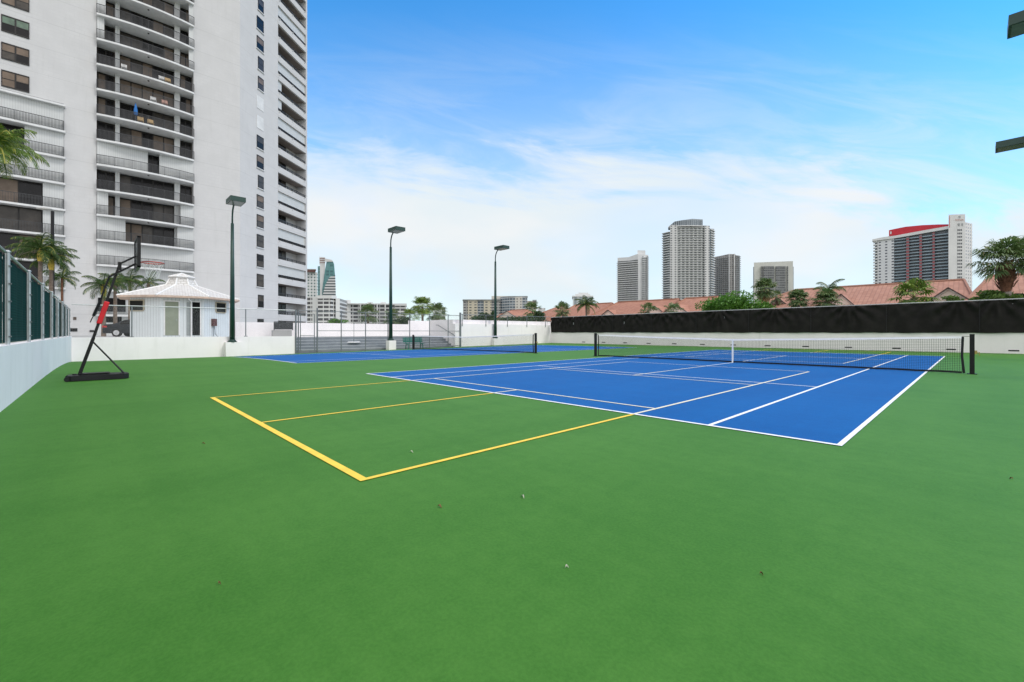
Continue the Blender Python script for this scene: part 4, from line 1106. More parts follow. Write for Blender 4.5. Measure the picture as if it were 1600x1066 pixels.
# ------------------------------------------------------------------ plants
BARK = mat('palm_bark', (.17, .13, .10), .9, .35, 6, .5, 30); BARKG = mat('grey_palm_bark', (.26, .23, .20), .9, .25, 6, .4, 30); BARKR = mat('brown_boot_bark', (.15, .07, .04), .9, .4, 8, .6, 40)
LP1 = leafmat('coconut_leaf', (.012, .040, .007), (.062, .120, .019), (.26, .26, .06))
LP4 = leafmat('yellow_green_coconut_leaf', (.02, .07, .01), (.16, .24, .03), (.42, .40, .08))  # brighter yellow-green leaf colour for the palm at the left edge
LP2 = leafmat('fan_leaf', (.045, .095, .030), (.150, .215, .080), (.32, .28, .14))
LP3 = leafmat('yellow_fan_leaf', (.06, .13, .02), (.22, .30, .06), (.34, .32, .10))
LT1 = leafmat('bright_tree_leaf', (.030, .11, .012), (.11, .25, .03)); LT2 = leafmat('dark_tree_leaf', (.015, .045, .012), (.05, .10, .03)); LT3 = leafmat('lime_bush_leaf', (.05, .11, .02), (.15, .24, .05))
DRYF = leafmat('dry_frond', (.16, .10, .04), (.32, .22, .10))
YSH = mat('yellow_crownshaft', (.55, .40, .06), .6, .15, 6)
from mathutils import Vector
def frond(b, o, az, el, ln, wd, droop, rng, nl=22):
    """feather frond: bent rib with hanging leaflets"""
    o = Vector(o); h = Vector((cos(az), sin(az), 0)); pts = []; p = o.copy(); e = el
    for i in range(9):
        pts.append(p.copy()); p = p+(h*cos(e)+Vector((0, 0, 1))*sin(e))*(ln/8); e -= droop/8*(.5+i/7)
    b.tube([tuple(q) for q in pts], [.035*wd*2*(1-.85*i/8)+.006 for i in range(9)], 4)
    side = Vector((-sin(az), cos(az), 0))
    for i in range(nl):
        f = .12+.88*i/(nl-1); k = min(7, int(f*8)); q = pts[k].lerp(pts[k+1], f*8-k) if k < 8 else pts[8]
        tdir = (pts[min(8, k+1)]-pts[k]).normalized()
        ll = wd*(sin(pi*min(1, f*.86+.14))**.7)*(.8+.4*rng.random())
        for s in (1, -1):
            dr = .45+.4*rng.random()
            d1 = (side*s*.85+tdir*.55+Vector((0, 0, -dr*.5))).normalized(); d2 = (side*s*.55+tdir*.45+Vector((0, 0, -dr*1.6))).normalized()
            m1 = q+d1*ll*.55; m2 = m1+d2*ll*.5; w_ = tdir*(.017+.010*rng.random())*(ln/2.2)
            b.face([tuple(q-w_*.5), tuple(q+w_*.5), tuple(m1+w_), tuple(m1-w_)]); b.f[-1] = b.f[-1]
            n_ = len(b.v); b.v.append(tuple(m2)); b.f.append((n_-1, n_-2, n_)); b.uv.append([(0, 0)]*3)
def fan(b, o, az, el, pl, r, rng, nb=16, droop=.3):
    o = Vector(o); h = Vector((cos(az), sin(az), 0)); d = (h*cos(el)+Vector((0, 0, 1))*sin(el)); mid = o+d*pl*.6; e2 = el-droop; d2 = (h*cos(e2)+Vector((0, 0, 1))*sin(e2)); c = mid+d2*pl*.4
    b.tube([tuple(o), tuple(mid), tuple(c)], .014*max(1, r), 4)
    side = Vector((-sin(az), cos(az), 0)); up = side.cross(d2)
    for i in range(nb):
        a = -2.1+4.2*i/(nb-1)+rng.uniform(-.05, .05); dirr = d2*cos(a)+side*sin(a); dirr = (dirr+up*.18*rng.uniform(-1, 1)).normalized()
        rl = r*(1-.18*abs(a)/2.1)*(.85+.3*rng.random()); w_ = (side*cos(a)-d2*sin(a))*(r*(.085 if nb < 20 else .045))
        m1 = c+dirr*rl*.62; m2 = m1+(dirr+Vector((0, 0, -.75-.5*rng.random()))).normalized()*rl*.42
        n_ = len(b.v); b.v += [tuple(c), tuple(m1+w_), tuple(m1-w_), tuple(m2)]; b.f += [(n_, n_+1, n_+2), (n_+1, n_+3, n_+2)]; b.uv += [[(0, 0)]*3]*2
def palm(px, d, py, base, ln, label, kind='feather', nf=30, seed=1, lean=0, leaf=None, trunk=None, tr=.14, shaft=False, wd=None, cat='palm tree', grp=None, skirt=0, elr=2.15, boots=0):
    rng = random.Random(seed); x, y = G(px, d); zc = ZD(py, d)
    t = thing('palm_tree', (x+lean, y, base), label, cat, grp)
    b = MB(); b.tube([(x+lean, y, base), (x+lean*.5+.08, y, base+(zc-base)*.5), (x, y, zc)], [tr*1.3, tr, tr*.85], 10)
    if kind == 'boot':
        pass
    b.build('trunk', trunk or BARK, t)
    if shaft:
        b = MB(); b.tube([(x, y, zc-.95), (x, y, zc-.5), (x, y, zc+.1)], [tr*1.1, tr*1.5, tr*.6], 10); b.build('crownshaft', YSH, t)
    b = MB()
    for i in range(nf):
        az = i*2.39996+rng.random()*.5; f = i/max(1, nf-1); el = 1.25-1.5*f+rng.uniform(-.15, .15)
        if kind == 'feather': frond(b, (x, y, zc), az, el, ln*(.8+.3*rng.random()), wd or ln*.26, 1.6+.5*rng.random(), rng, 34)
        else: fan(b, (x, y, zc), az, 1.45-elr*f**1.1+rng.uniform(-.2, .2), ln*.46*(.75+.4*rng.random()), ln*.40, rng, 17 if ln < 2.2 else 28)
    b.build('crown', leaf or (LP1 if kind == 'feather' else LP2), t)
    if skirt:
        b = MB()
        for i in range(skirt): fan(b, (x, y, zc-.1), rng.random()*6.28, -.9-.5*rng.random(), ln*.45, ln*.42, rng, 10)
        b.build('dry_skirt', DRYF, t)
    if boots:
        b = MB(); b.tube([(x, y, zc-1.75), (x, y, zc-1.3), (x, y, zc-.6), (x, y, zc+.05)], [tr*1.05, boots*.75, boots, boots*.6], 12)
        for i in range(70):
            a = i*2.39996; zq = zc-1.6+1.5*i/70; r0 = boots*.8; ln_ = .28+.15*rng.random(); w_ = .07
            p0 = (x+r0*cos(a), y+r0*sin(a), zq); p1 = (x+(r0+ln_*.6)*cos(a), y+(r0+ln_*.6)*sin(a), zq+ln_)
            b.face([(p0[0]-w_*sin(a), p0[1]+w_*cos(a), p0[2]), (p0[0]+w_*sin(a), p0[1]-w_*cos(a), p0[2]), (p1[0]+w_*.5*sin(a), p1[1]-w_*.5*cos(a), p1[2]), (p1[0]-w_*.5*sin(a), p1[1]+w_*.5*cos(a), p1[2])])
        b.build('boot_husks', BARKR, t)
    return t
def tree(px, d, py0, py1, pw, base, label, m, seed=1, n=2600, ls=.16, name='broadleaf_tree', cat='tree', grp=None, depth=None, clumps=16):
    """crown between rows py0 (top) and py1, pw pixels wide, of leaf clumps"""
    rng = random.Random(seed); x, y = G(px, d); z1, z0 = ZD(py0, d), ZD(py1, d); hw = pw/2/FPX*d; hz = (z1-z0)/2; dp = depth or hw*.8
    t = thing(name, (x, y, base), label, cat, grp)
    b = MB(); cz = z0+hz*.5
    b.tube([(x, y, base), (x, y, base+(cz-base)*.55), (x+.1, y, cz)], [.16, .12, .07], 8)
    cs = []
    for i in range(clumps):
        while True:
            a, e, r = rng.uniform(-1, 1), rng.uniform(-1, 1), rng.uniform(-1, 1)
            if a*a+e*e+r*r < 1: break
        rr_ = rng.uniform(.25, .45)
        top = sqrt(max(.05, 1-a*a*.9))
        cs.append((a*(1-rr_*.6), r*(1-rr_*.6), e*top*(1-rr_*.5), rr_))
    for a, r, e, q in cs[:6]:
        P = (x+RT[0]*a*hw+FW[0]*r*dp, y+RT[1]*a*hw+FW[1]*r*dp, z0+hz+e*hz*.8); b.tube([(x, y, base+(cz-base)*.6), P], [.06, .02], 5)
    b.build('trunk', BARK, t)
    b = MB()
    for i in range(n):
        a, r, e, q = cs[i % clumps]
        v = Vector((rng.gauss(0, 1), rng.gauss(0, 1), rng.gauss(0, 1))); v.normalize(); v *= q*(.55+.5*rng.random())
        P = Vector((x+RT[0]*(a+v.x)*hw+FW[0]*(r+v.y)*dp, y+RT[1]*(a+v.x)*hw+FW[1]*(r+v.y)*dp, z0+hz+(e+v.z)*hz))
        if P.z < base: P.z = base+.05
        nrm = Vector((rng.gauss(0, 1), rng.gauss(0, 1), rng.gauss(0, 1)+.6)).normalized(); tx = nrm.orthogonal().normalized(); ty = nrm.cross(tx); s = ls*(.6+.8*rng.random())
        b.v += [tuple(P-tx*s), tuple(P-ty*s*.45), tuple(P+tx*s), tuple(P+ty*s*.45)]; n_ = len(b.v); b.f.append((n_-4, n_-3, n_-2, n_-1)); b.uv.append([(0, 0)]*4)
    b.build('crown', m, t)
    return t
# palms at the left, on the deck in front of the tower
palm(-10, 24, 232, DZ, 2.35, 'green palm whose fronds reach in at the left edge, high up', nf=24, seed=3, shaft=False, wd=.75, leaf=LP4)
palm(63, 35, 390, DZ, 2.15, 'left palm of the pair with yellow crown shafts above the green fence', nf=18, seed=5, shaft=True, wd=.70)
palm(80, 36, 404, DZ, 2.1, 'right palm of the pair with yellow crown shafts above the green fence', nf=18, seed=8, shaft=True, wd=.70)
palm(97, 42, 435, DZ, 1.9, 'small slim palm between the pair of yellow palms and the hoop', nf=12, seed=11, tr=.10, wd=.6, trunk=BARKR)
palm(162, 38, 446, DZ, 1.8, 'dark palm directly behind the basketball pole', nf=14, seed=13, shaft=True, wd=.6)
palm(203, 44, 440, DZ, 1.8, 'palm just left of the cabana roof, behind it', nf=14, seed=17, wd=.6)
palm(180, 40, 441, DZ, 1.5, 'palm between two others behind the hoop and the cabana', nf=12, seed=19, wd=.55)
palm(232, 46, 442, DZ, 1.7, 'low palm peeking over the cabana roof left of its cupola', nf=10, seed=23, wd=.5)
# over the parapet
GZ = -1.6
palm(575, 75, 492, GZ, 2.9, 'fan palm behind the parapet, left of the middle lamp post', 'fan', 22, 31, tr=.2)
tree(527, 70, 497, 508, 34, GZ, 'low green bush seen over the parapet right of the wire gate', LT1, 33, 900, .18, 'bush', 'bush')
palm(613, 78, 500, GZ, 2.8, 'dark fan palm directly behind the middle lamp post', 'fan', 20, 37, tr=.2)
palm(640, 80, 497, GZ, 2.9, 'fan palm just left of the taller round headed palm', 'fan', 20, 41, tr=.2, leaf=LP3)
palm(660, 72, 480, GZ, 2.7, 'tallest round headed fan palm above the white wall', 'fan', 36, 43, tr=.2, leaf=LP3)
palm(682, 78, 490, GZ, 3.0, 'dark fan palm right of the tallest round headed one', 'fan', 24, 47, tr=.2)
tree(628, 78, 496, 510, 40, GZ, 'dark green shrub filling the gap under the fan palms', LT2, 49, 1200, .2, 'bush', 'bush')
tree(752, 66, 488, 508, 40, GZ, 'dark leafy tree before the long grey hotel, left of the third lamp', LT2, 53, 1800, .16)
tree(766, 62, 484, 506, 22, GZ, 'narrow dark tree touching the third lamp post', LT2, 55, 1200, .15)
tree(812, 60, 494, 504, 90, GZ, 'long low hedge of green bushes in front of the first red roof', LT2, 59, 2600, .13, 'hedge', 'hedge', depth=1.2, clumps=30)
palm(832, 62, 486, GZ, 2.0, 'dark palm between the grey hotel and the red roofs', 'fan', 18, 61, tr=.14)
tree(843, 60, 484, 504, 20, GZ, 'bushy dark tree right of the dark palm by the red roofs', LT2, 63, 1000, .14)
# right side, beyond the screen
def DR(px, extra):
    x = Xat(px, YR+extra); return dep(x, YR+extra)
palm(879, DR(879, 5), 486, GZ, 1.6, 'small dark palm before the leftmost red roof', 'fan', 22, 67, tr=.12)
palm(916, DR(916, 4), 476, GZ, 1.75, 'fuller green palm above the left end of the black screen', 'feather', 22, 71, tr=.12, wd=.45)
palm(1013, DR(1013, 3), 488, GZ, 1.5, 'top of a small green palm just over the screen, left one', 'fan', 16, 73, tr=.12)
palm(1052, DR(1052, 3), 487, GZ, 1.3, 'top of a small green palm just over the screen before a gable', 'fan', 16, 75, tr=.12)
tree(1150, DR(1150, 3.5), 457, 500, 118, GZ, 'big bright green tree crown over the middle of the black screen', LT1, 79, 9000, .12, depth=2.2, clumps=46)
palm(1194, DR(1194, 8), 452, GZ, 1.5, 'fan palm with a brown dead skirt beside the pale tower', 'fan', 32, 83, tr=.16, skirt=14)
palm(1213, DR(1213, 11), 465, GZ, 1.0, 'small palm between the skirted palm and the pink gable', 'fan', 14, 85, tr=.12)
palm(1247, DR(1247, 3), 468, GZ, 1.2, 'dense round fan palm right of the pink gable', 'fan', 44, 89, tr=.14)
palm(1294, DR(1294, 11), 452, GZ, 1.6, 'coconut palm with arching fronds against the sky over the roofs', 'feather', 9, 91, tr=.14, wd=.5, leaf=LP1)
palm(1291, DR(1291, 3), 472, GZ, 1.4, 'low dense fan palm just over the screen below the coconut palm', 'fan', 40, 97, tr=.14, leaf=LP2)
palm(1427, DR(1427, 3), 466, GZ, 1.8, 'bright yellow green fan palm over the screen before the red trimmed hotel', 'fan', 30, 101, tr=.14, leaf=LP3)
tree(1483, DR(1483, 3), 461, 478, 42, GZ, 'light green shrub just over the screen below the wide gable', LT3, 103, 900, .09, 'bush', 'bush')
tree(1557, DR(1557, 3.5), 452, 478, 66, GZ, 'lime green bushes behind the big palm trunk at the right', LT3, 107, 2600, .10, 'bush', 'bush')
palm(1572, DR(1572, 3.5), 411, GZ, 2.2, 'big dark fan palm with a thick brown trunk at the right edge', 'fan', 34, 109, elr=1.7, trunk=BARKG, tr=.2, boots=.40)
palm(1619, DR(1619, 5), 400, GZ, 2.4, 'palm mostly outside the frame at the right edge', 'fan', 24, 113, tr=.25, trunk=BARKR)
tree(1600, DR(1600, 5), 458, 480, 50, GZ, 'dark green bush at the right edge over the screen', LT2, 115, 1500, .10, 'bush', 'bush')
# ------------------------------------------------------------------ tiled houses
def tile(name, c1, c2):
    m, t, b = new_mat(name)
    tcn = N(t, 'ShaderNodeTexCoord'); s = N(t, 'ShaderNodeSeparateXYZ'); L(t, tcn, s, 2)
    fu = M(t, 'ABSOLUTE', M(t, 'SUBTRACT', M(t, 'FRACT', M(t, 'DIVIDE', s.outputs[0], .30)), .5)); fv = M(t, 'FRACT', M(t, 'DIVIDE', s.outputs[1], .36))
    cbn = N(t, 'ShaderNodeCombineXYZ'); t.links.new(M(t, 'FLOOR', M(t, 'DIVIDE', s.outputs[0], .30)), cbn.inputs[0]); t.links.new(M(t, 'FLOOR', M(t, 'DIVIDE', s.outputs[1], .36)), cbn.inputs[1])
    wn = N(t, 'ShaderNodeTexWhiteNoise'); wn.noise_dimensions = '2D'; L(t, cbn, wn)
    nn = N(t, 'ShaderNodeTexNoise'); L(t, tcn, nn, 3); nn.inputs['Scale'].default_value = .5; nn.inputs['Detail'].default_value = 6
    base = MIX(t, M(t, 'ADD', M(t, 'MULTIPLY', wn.outputs[0], .5), M(t, 'MULTIPLY', nn.outputs[0], .5)), c1, c2)
    base = MIX(t, M(t, 'MULTIPLY', SM(t, fu, .3, .5), .35), base, tuple(c*.4 for c in c1)); base = MIX(t, M(t, 'MULTIPLY', SM(t, fv, .82, .98), .4), base, tuple(c*.4 for c in c1))
    t.links.new(base, b.inputs['Base Color']); b.inputs['Roughness'].default_value = .85
    bp = N(t, 'ShaderNodeBump'); bp.inputs['Strength'].default_value = .6; bp.inputs['Distance'].default_value = .05; bp.invert = True; t.links.new(fu, bp.inputs[2]); L(t, bp, b, 0, 'Normal')
    return m
TILE = tile('clay_tiles', (.29, .12, .075), (.45, .225, .15)); TILE2 = tile('pink_clay_tiles', (.30, .14, .095), (.45, .24, .175))
HWALL = stucco('pink_stucco', (.80, .66, .58), .25); HTRIM = mat('house_trim', (.72, .66, .60), .7, .08, 2); HDARK = mat('dark_fascia', (.10, .07, .06), .7, .2, 3)
def Zat(px, py, y):
    x = Xat(px, y); return ZD(py, dep(x, y))
def house(px0, px1, pr0, pr1, yr, label, gables=(), hip0=2.0, hip1=2.0, m=TILE, ye=None, dz=2.6, seedn=0):
    """row house: ridge along X between pixels px0..px1 (rows pr0, pr1), eaves 7 m nearer"""
    ye = ye or yr-6.5; xa, xb = Xat(px0, yr), Xat(px1, yr); zr = (Zat(px0, pr0, yr)+Zat(px1, pr1, yr))/2; ze = zr-dz
    yb = 2*yr-ye
    t = thing('tiled_house', ((xa+xb)/2, yr, GZ), label, 'house', 'red tiled row houses beyond the screen')
    b = MB(); b.box(xa-hip0+.4, xb+hip1-.4, ye+.5, yb-.5, GZ, ze+.02); b.build('wall', HWALL, t)
    b = MB(); A, B = (xa, yr, zr), (xb, yr, zr); c = [(xa-hip0, ye, ze), (xb+hip1, ye, ze), (xb+hip1, yb, ze), (xa-hip0, yb, ze)]
    sl = sqrt((yr-ye)**2+dz*dz)
    b.face([c[0], c[1], B, A], uv=[(c[0][0], 0), (c[1][0], 0), (xb, sl), (xa, sl)]); b.face([c[2], c[3], A, B], uv=[(-c[2][0], 0), (-c[3][0], 0), (-xa, sl), (-xb, sl)])
    b.face([c[1], c[2], B], uv=[(ye, 0), (yb, 0), (yr, sl)]); b.face([c[3], c[0], A], uv=[(yb, 0), (ye, 0), (yr, sl)])
    b.face([c[3], c[2], c[1], c[0]])
    rf = b.build('roof', m, t)
    b = MB(); b.tube([A, B], .13, 6)
    for q, w_ in ((c[0], A), (c[3], A), (c[1], B), (c[2], B)): b.tube([q, w_], .11, 6)
    b.build('ridge_tiles', m, rf)
    for gp0, gpa, gp1, pya, pyb, gy in gables:
        # front gable at plane Y=gy : eave pixels gp0,gp1, apex pixel gpa
        x0, xa_, x1 = Xat(gp0, gy), Xat(gpa, gy), Xat(gp1, gy); za = Zat(gpa, pya, gy); zb_ = Zat(gp0, pyb, gy)
        xa_ = (x0+x1)/2
        yb_ = gy+(za-ze)/dz*(yr-ye)+ (ye-gy)+.3 if za < zr else yr
        yb_ = min(yr, max(gy+1, ye+(za-ze)/dz*(yr-ye)))
        yb2 = max(gy+.5, ye+(zb_-ze)/dz*(yr-ye))
        b = MB(); o_ = .35
        b.face([(x0, gy+.13, GZ), (x1, gy+.13, GZ), (x1, gy+.13, zb_), (xa_, gy+.13, za-.05), (x0, gy+.13, zb_)]); b.face([(x0, gy+.3, GZ), (x0, yb_, GZ), (x0, yb_, zb_), (x0, gy+.3, zb_)]); b.face([(x1, gy+.3, GZ), (x1, yb_, GZ), (x1, yb_, zb_), (x1, gy+.3, zb_)])
        gw = b.build('gable', HWALL, t)
        b = MB(); s_ = (za-zb_)/max(.1, (x1-xa_)); e0_ = (x0-o_, gy, zb_-o_*s_); e1_ = (x1+o_, gy, zb_-o_*s_); slw = sqrt((x1-xa_)**2+(za-zb_)**2)
        b.face([e0_, (xa_, gy, za), (xa_, yb_+.2, za), (x0-o_, yb2, zb_-o_*s_)], uv=[(0, 0), (0, slw), (yb_-gy, slw), (yb2-gy, 0)]); b.face([e1_, (xa_, gy, za), (xa_, yb_+.2, za), (x1+o_, yb2, zb_-o_*s_)], uv=[(0, 0), (0, slw), (yb_-gy, slw), (yb2-gy, 0)])
        b.build('gable_roof', m, gw)
        b = MB()
        for e_ in (e0_, e1_): b.bar((e_[0], gy-.03, e_[2]-.03), (xa_, gy-.03, za-.03), .08, .08)
        b.build('fascia', HDARK, gw)
        b = MB()
        for e_ in (e0_, e1_): b.bar((e_[0], gy+.06, e_[2]-.13), (xa_, gy+.06, za-.13), .06, .08)
        b.build('verge_trim', HTRIM, gw)
    return t
RY = 49
house(872, 882, 479.5, 479, RY+9, 'small far red roofed house at the left end of the row', m=TILE, hip0=3.2, hip1=3)
house(800, 822, 484.5, 484, RY+14, 'small red roofed house with a pink gable right of the third lamp', [(778, 791, 806, 486, 496, 50)], m=TILE, hip0=3, hip1=3.5)
house(900, 956, 476, 474.5, RY, 'red roofed house behind the fuller green palm, with a small front gable', [(938, 950, 962, 484, 494, 42.5)], m=TILE, hip0=1.2, hip1=1)
house(966, 1060, 473, 467, RY-1.5, 'long red roofed house left of centre with two small pink gables', [(1012, 1022, 1033, 478, 486, 42.5), (1040, 1055, 1070, 475, 486, 41.5)], m=TILE, hip0=1.6, hip1=.8)
house(1072, 1122, 467, 463.5, RY-2, 'red roofed house ending beside the big bright green tree', [], m=TILE, hip0=1.0, hip1=1.4)
house(1243, 1284, 453, 451, RY-3, 'pink tiled house right of the pale tower with a broad pink gable', [(1196, 1214, 1234, 465, 480, 42.0)], m=TILE2, hip0=4.5, hip1=.6)
house(1308, 1506, 449.5, 437, RY-3, 'longest pink tiled roof, below the hotel with the red top', [(1300, 1313, 1328, 459, 472, 41.0), (1456, 1481, 1508, 449, 466, 39.0)], m=TILE2, hip0=1.5, hip1=.8)
house(1547, 1640, 431.5, 427, RY-5, 'pink tiled roof at the right edge behind the big palm', [], m=TILE2, hip0=1.6, hip1=1)
# ------------------------------------------------------------------ distant buildings
def fb(px0, px1, py, d, dd, yaw=0, base=GZ):
    """frame across the view at depth d; u from px0; returns frame, width, ztop"""
    P = G(px0, d); Q = G(px1, d+yaw); f = Frame(P[0], P[1], Q[0]-P[0], Q[1]-P[1])
    return f, sqrt((Q[0]-P[0])**2+(Q[1]-P[1])**2), ZD(py, d)
def away(p, back):
    k = 1+back/dep(p[0], p[1]); return (CAM[0]+(p[0]-CAM[0])*k, CAM[1]+(p[1]-CAM[1])*k)
def face_poly(pxd, z0, z1, m, name, parent, back=25, cap=True):
    """walls through (px, depth) corners, closed at the back"""
    pts = [G(*q) for q in pxd]; a, c = pts[-1], pts[0]
    bk = [away(a, back), away(c, back)]
    b = MB(); allp = pts+bk; acc = 0
    for i in range(len(allp)):
        p, q = allp[i], allp[(i+1) % len(allp)]; ln = sqrt((q[0]-p[0])**2+(q[1]-p[1])**2)
        zz0 = z1 if not isinstance(z1, (list, tuple)) else None
        za = z1[i] if zz0 is None else z1; zb_ = z1[(i+1) % len(allp)] if zz0 is None else z1
        b.face([(p[0], p[1], z0), (q[0], q[1], z0), (q[0], q[1], zb_), (p[0], p[1], za)], uv=[(acc, z0), (acc+ln, z0), (acc+ln, zb_), (acc, za)]); acc += ln
    if cap:
        zs = [z1]*len(allp) if not isinstance(z1, (list, tuple)) else z1
        b.face([(p[0], p[1], z) for p, z in zip(allp, zs)])
    return b.build(name, m, parent)
def slabs(pxd, z0, z1, fh, out, th, m, name, parent, back=3):
    """one slab child per storey, following the (px, depth) corners"""
    pts = [G(*q) for q in pxd]; first = None; z = z0; res = []
    while z < z1:
        if first is None:
            o_ = []
            for i, p in enumerate(pts):
                a = pts[max(0, i-1)]; c = pts[min(len(pts)-1, i+1)]; l = sqrt((c[0]-a[0])**2+(c[1]-a[1])**2); n_ = ((c[1]-a[1])/l, -(c[0]-a[0])/l)
                if n_[0]*FW[0]+n_[1]*FW[1] > 0: n_ = (-n_[0], -n_[1])
                o_.append((p[0]+n_[0]*out, p[1]+n_[1]*out))
            inn = [away(p, back) for p in reversed(pts)]
            b = MB(); b.prism(o_+inn, z, z+th); first = b.build(name, m, parent)
        else:
            c = first.copy(); COL.objects.link(c); c.parent = parent; c.location = (0, 0, z-z0)
        z += fh
def bthing(px, d, label, cat='tower'):
    x, y = G(px, d); return thing('tower_block' if cat == 'tower' else 'apartment_block', (x, y, GZ), label, cat)
FW_ = mat('far_white', (.62, .63, .63), .8, .05, .1); FG = mat('far_grey', (.30, .32, .33), .7, .1, .1)
# tower A (963-1014)
t = bthing(988, 680, 'grey balconied high rise with a white end wall, left of the tallest tower'); d = 680
mA = facade('facade_a', (.27, .28, .29), (.05, .06, .07), 6.2, 3.3, .7, .55)
face_poly([(965, d+18), (997, d)], GZ, [ZD(408, d+18), ZD(398, d), ZD(398, d), ZD(408, d+18)], mA, 'wall', t)
face_poly([(997, d), (1013, d+5)], GZ, ZD(397.5, d), FW_, 'end_wall', t)
for p0, p1 in ((1003.5, 1006), (1010.5, 1013)): face_poly([(p0, d+1.4), (p1, d+2)], GZ, ZD(400, d), facade('facade_a2', (.20, .17, .15), (.03, .03, .03), 3, 3.3, .9, .5) if False else FG, 'dark_strip', t, back=4)
slabs([(964, d+17), (997, d-1)], 4, ZD(408, d+18)-2, 3.3, 1.6, 1.0, FW_, 'balcony', t)
slabs([(1003.2, d+.5), (1013.6, d+3.5)], 4, ZD(402, d), 3.3, .6, .9, FW_, 'balcony', t, back=2)
face_poly([(965, d+16), (982, d+8), (997, d-2)], ZD(409, d+18), [ZD(403, d+16), ZD(402, d+8), ZD(396.5, d-2), ZD(396.5, d), ZD(403, d+20)], FW_, 'roof_fascia', t)
face_poly([(996, d+6), (1008.5, d+8)], ZD(398, d), ZD(390, d), FW_, 'penthouse', t, back=8)
# tower B tallest (1034-1117)
d = 560; t = bthing(1076, d, 'tallest pale high rise with rows of balconies and a rounded crown')
mB1 = facade('facade_b_centre', (.46, .48, .48), (.06, .07, .075), 5.2, 3.05, .6, .6, slab=(.62, .64, .62), slabh=.18, var=.6)
mB2 = facade('facade_b_bay', (.60, .61, .61), (.06, .07, .08), 5.0, 3.05, .38, .5, ou=1)
zt = ZD(357, d)
face_poly([(1036, d+12), (1047, d)], GZ, ZD(362, d), mat('far_glass', (.16, .18, .19), .3, .3, .1), 'side_wall', t)
face_poly([(1047, d), (1058, d-1.5)], GZ, ZD(352, d), mB2, 'bay_wall', t)
face_poly([(1058, d+1), (1101, d+1)], GZ, ZD(352, d), mB1, 'wall', t)
face_poly([(1101, d-1.5), (1109, d)], GZ, ZD(353, d), mB2, 'bay_wall', t)
face_poly([(1109, d), (1115.5, d+12)], GZ, ZD(358, d), mat('far_glass', (.16, .18, .19), .3, .3, .1), 'side_wall', t)
slabs([(1035.5, d+10), (1047, d-1)], 3, ZD(362, d), 3.05, 1.8, .75, FW_, 'balcony', t)
slabs([(1061, d+.6), (1098, d+.6)], 3, ZD(353, d), 3.05, 1.0, .55, FW_, 'balcony', t)
slabs([(1109, d-1), (1115.5, d+10)], 3, ZD(358, d), 3.05, 1.8, .75, FW_, 'balcony', t)
crown = [(1044, d+6), (1054, d+1), (1066, d-1), (1082, d-1.5), (1098, d)]
face_poly(crown, ZD(354, d), [ZD(353, d), ZD(346, d), ZD(344.5, d), ZD(342.5, d), ZD(343, d), ZD(343, d), ZD(353, d)], facade('facade_crown', (.30, .34, .37), (.07, .09, .11), 2.6, 12, .62, .86), 'crown', t, back=14)
face_poly([(1044, d+5), (1054, d), (1066, d-2), (1082, d-2.5), (1099, d-1)], ZD(354.2, d), ZD(352.8, d), FW_, 'cornice', t, back=12)
face_poly([(1106, d+4), (1116, d+6)], ZD(360, d), ZD(356, d), FG, 'penthouse', t, back=8)
# tower C (1116-1157)
d = 690; t = bthing(1138, d, 'grey brown high rise tucked behind the right side of the tallest tower')
mC = facade('facade_c', (.29, .28, .27), (.06, .065, .07), 3.1, 3.0, .66, .6)
mC2 = facade('facade_c_light', (.34, .33, .31), (.07, .075, .08), 4.0, 3.0, .7, .6)
face_poly([(1114, d+15), (1127, d+4), (1139, d)], GZ, [ZD(402, d+15), ZD(399, d), ZD(397, d), ZD(397, d), ZD(402, d)], mC, 'wall', t)
face_poly([(1139, d), (1149, d+1)], GZ, ZD(397, d), mC2, 'wall', t); face_poly([(1149, d+1), (1156, d+7)], GZ, ZD(398.5, d), mC, 'wall', t)
for p in (1139.3, 1147.5): face_poly([(p-.7, d-1), (p+.5, d-1)], GZ, ZD(396.6, d), FW_, 'pilaster', t, back=2)
slabs([(1149, d), (1157, d+7)], 3, ZD(399, d), 3.0, 1.0, .5, FG, 'balcony', t); slabs([(1115, d+14), (1127, d+3), (1139, d-1)], 3, ZD(403, d), 3.0, .8, .5, FG, 'balcony', t)
# tower D (1177-1239)
d = 560; t = bthing(1208, d, 'squat pale tower with two dark glazed panels, behind the skirted palm')
CRM = mat('far_cream', (.52, .53, .49), .8, .06, .1); gl = facade('facade_d', (.20, .21, .21), (.05, .055, .06), 2.6, 3.1, .8, .6, slab=(.24, .25, .25), slabh=.12)
face_poly([(1178, d), (1239, d-2)], GZ, [ZD(410.5, d), ZD(408.5, d), ZD(408.5, d), ZD(410.5, d)], CRM, 'wall', t)
for p0, p1 in ((1189.5, 1191.5), (1193, 1209.5), (1212, 1227.5), (1229.5, 1231.5)): face_poly([(p0, d-2.6), (p1, d-3.2)], GZ, ZD(416.5, d), gl, 'glazed_panel', t, back=3)
face_poly([(1176.8, d+2), (1178.2, d-.5)], GZ, ZD(417, d), FG, 'side_balconies', t, back=8); face_poly([(1238.8, d-2), (1240.2, d)], GZ, ZD(417, d), FG, 'side_balconies', t, back=8)
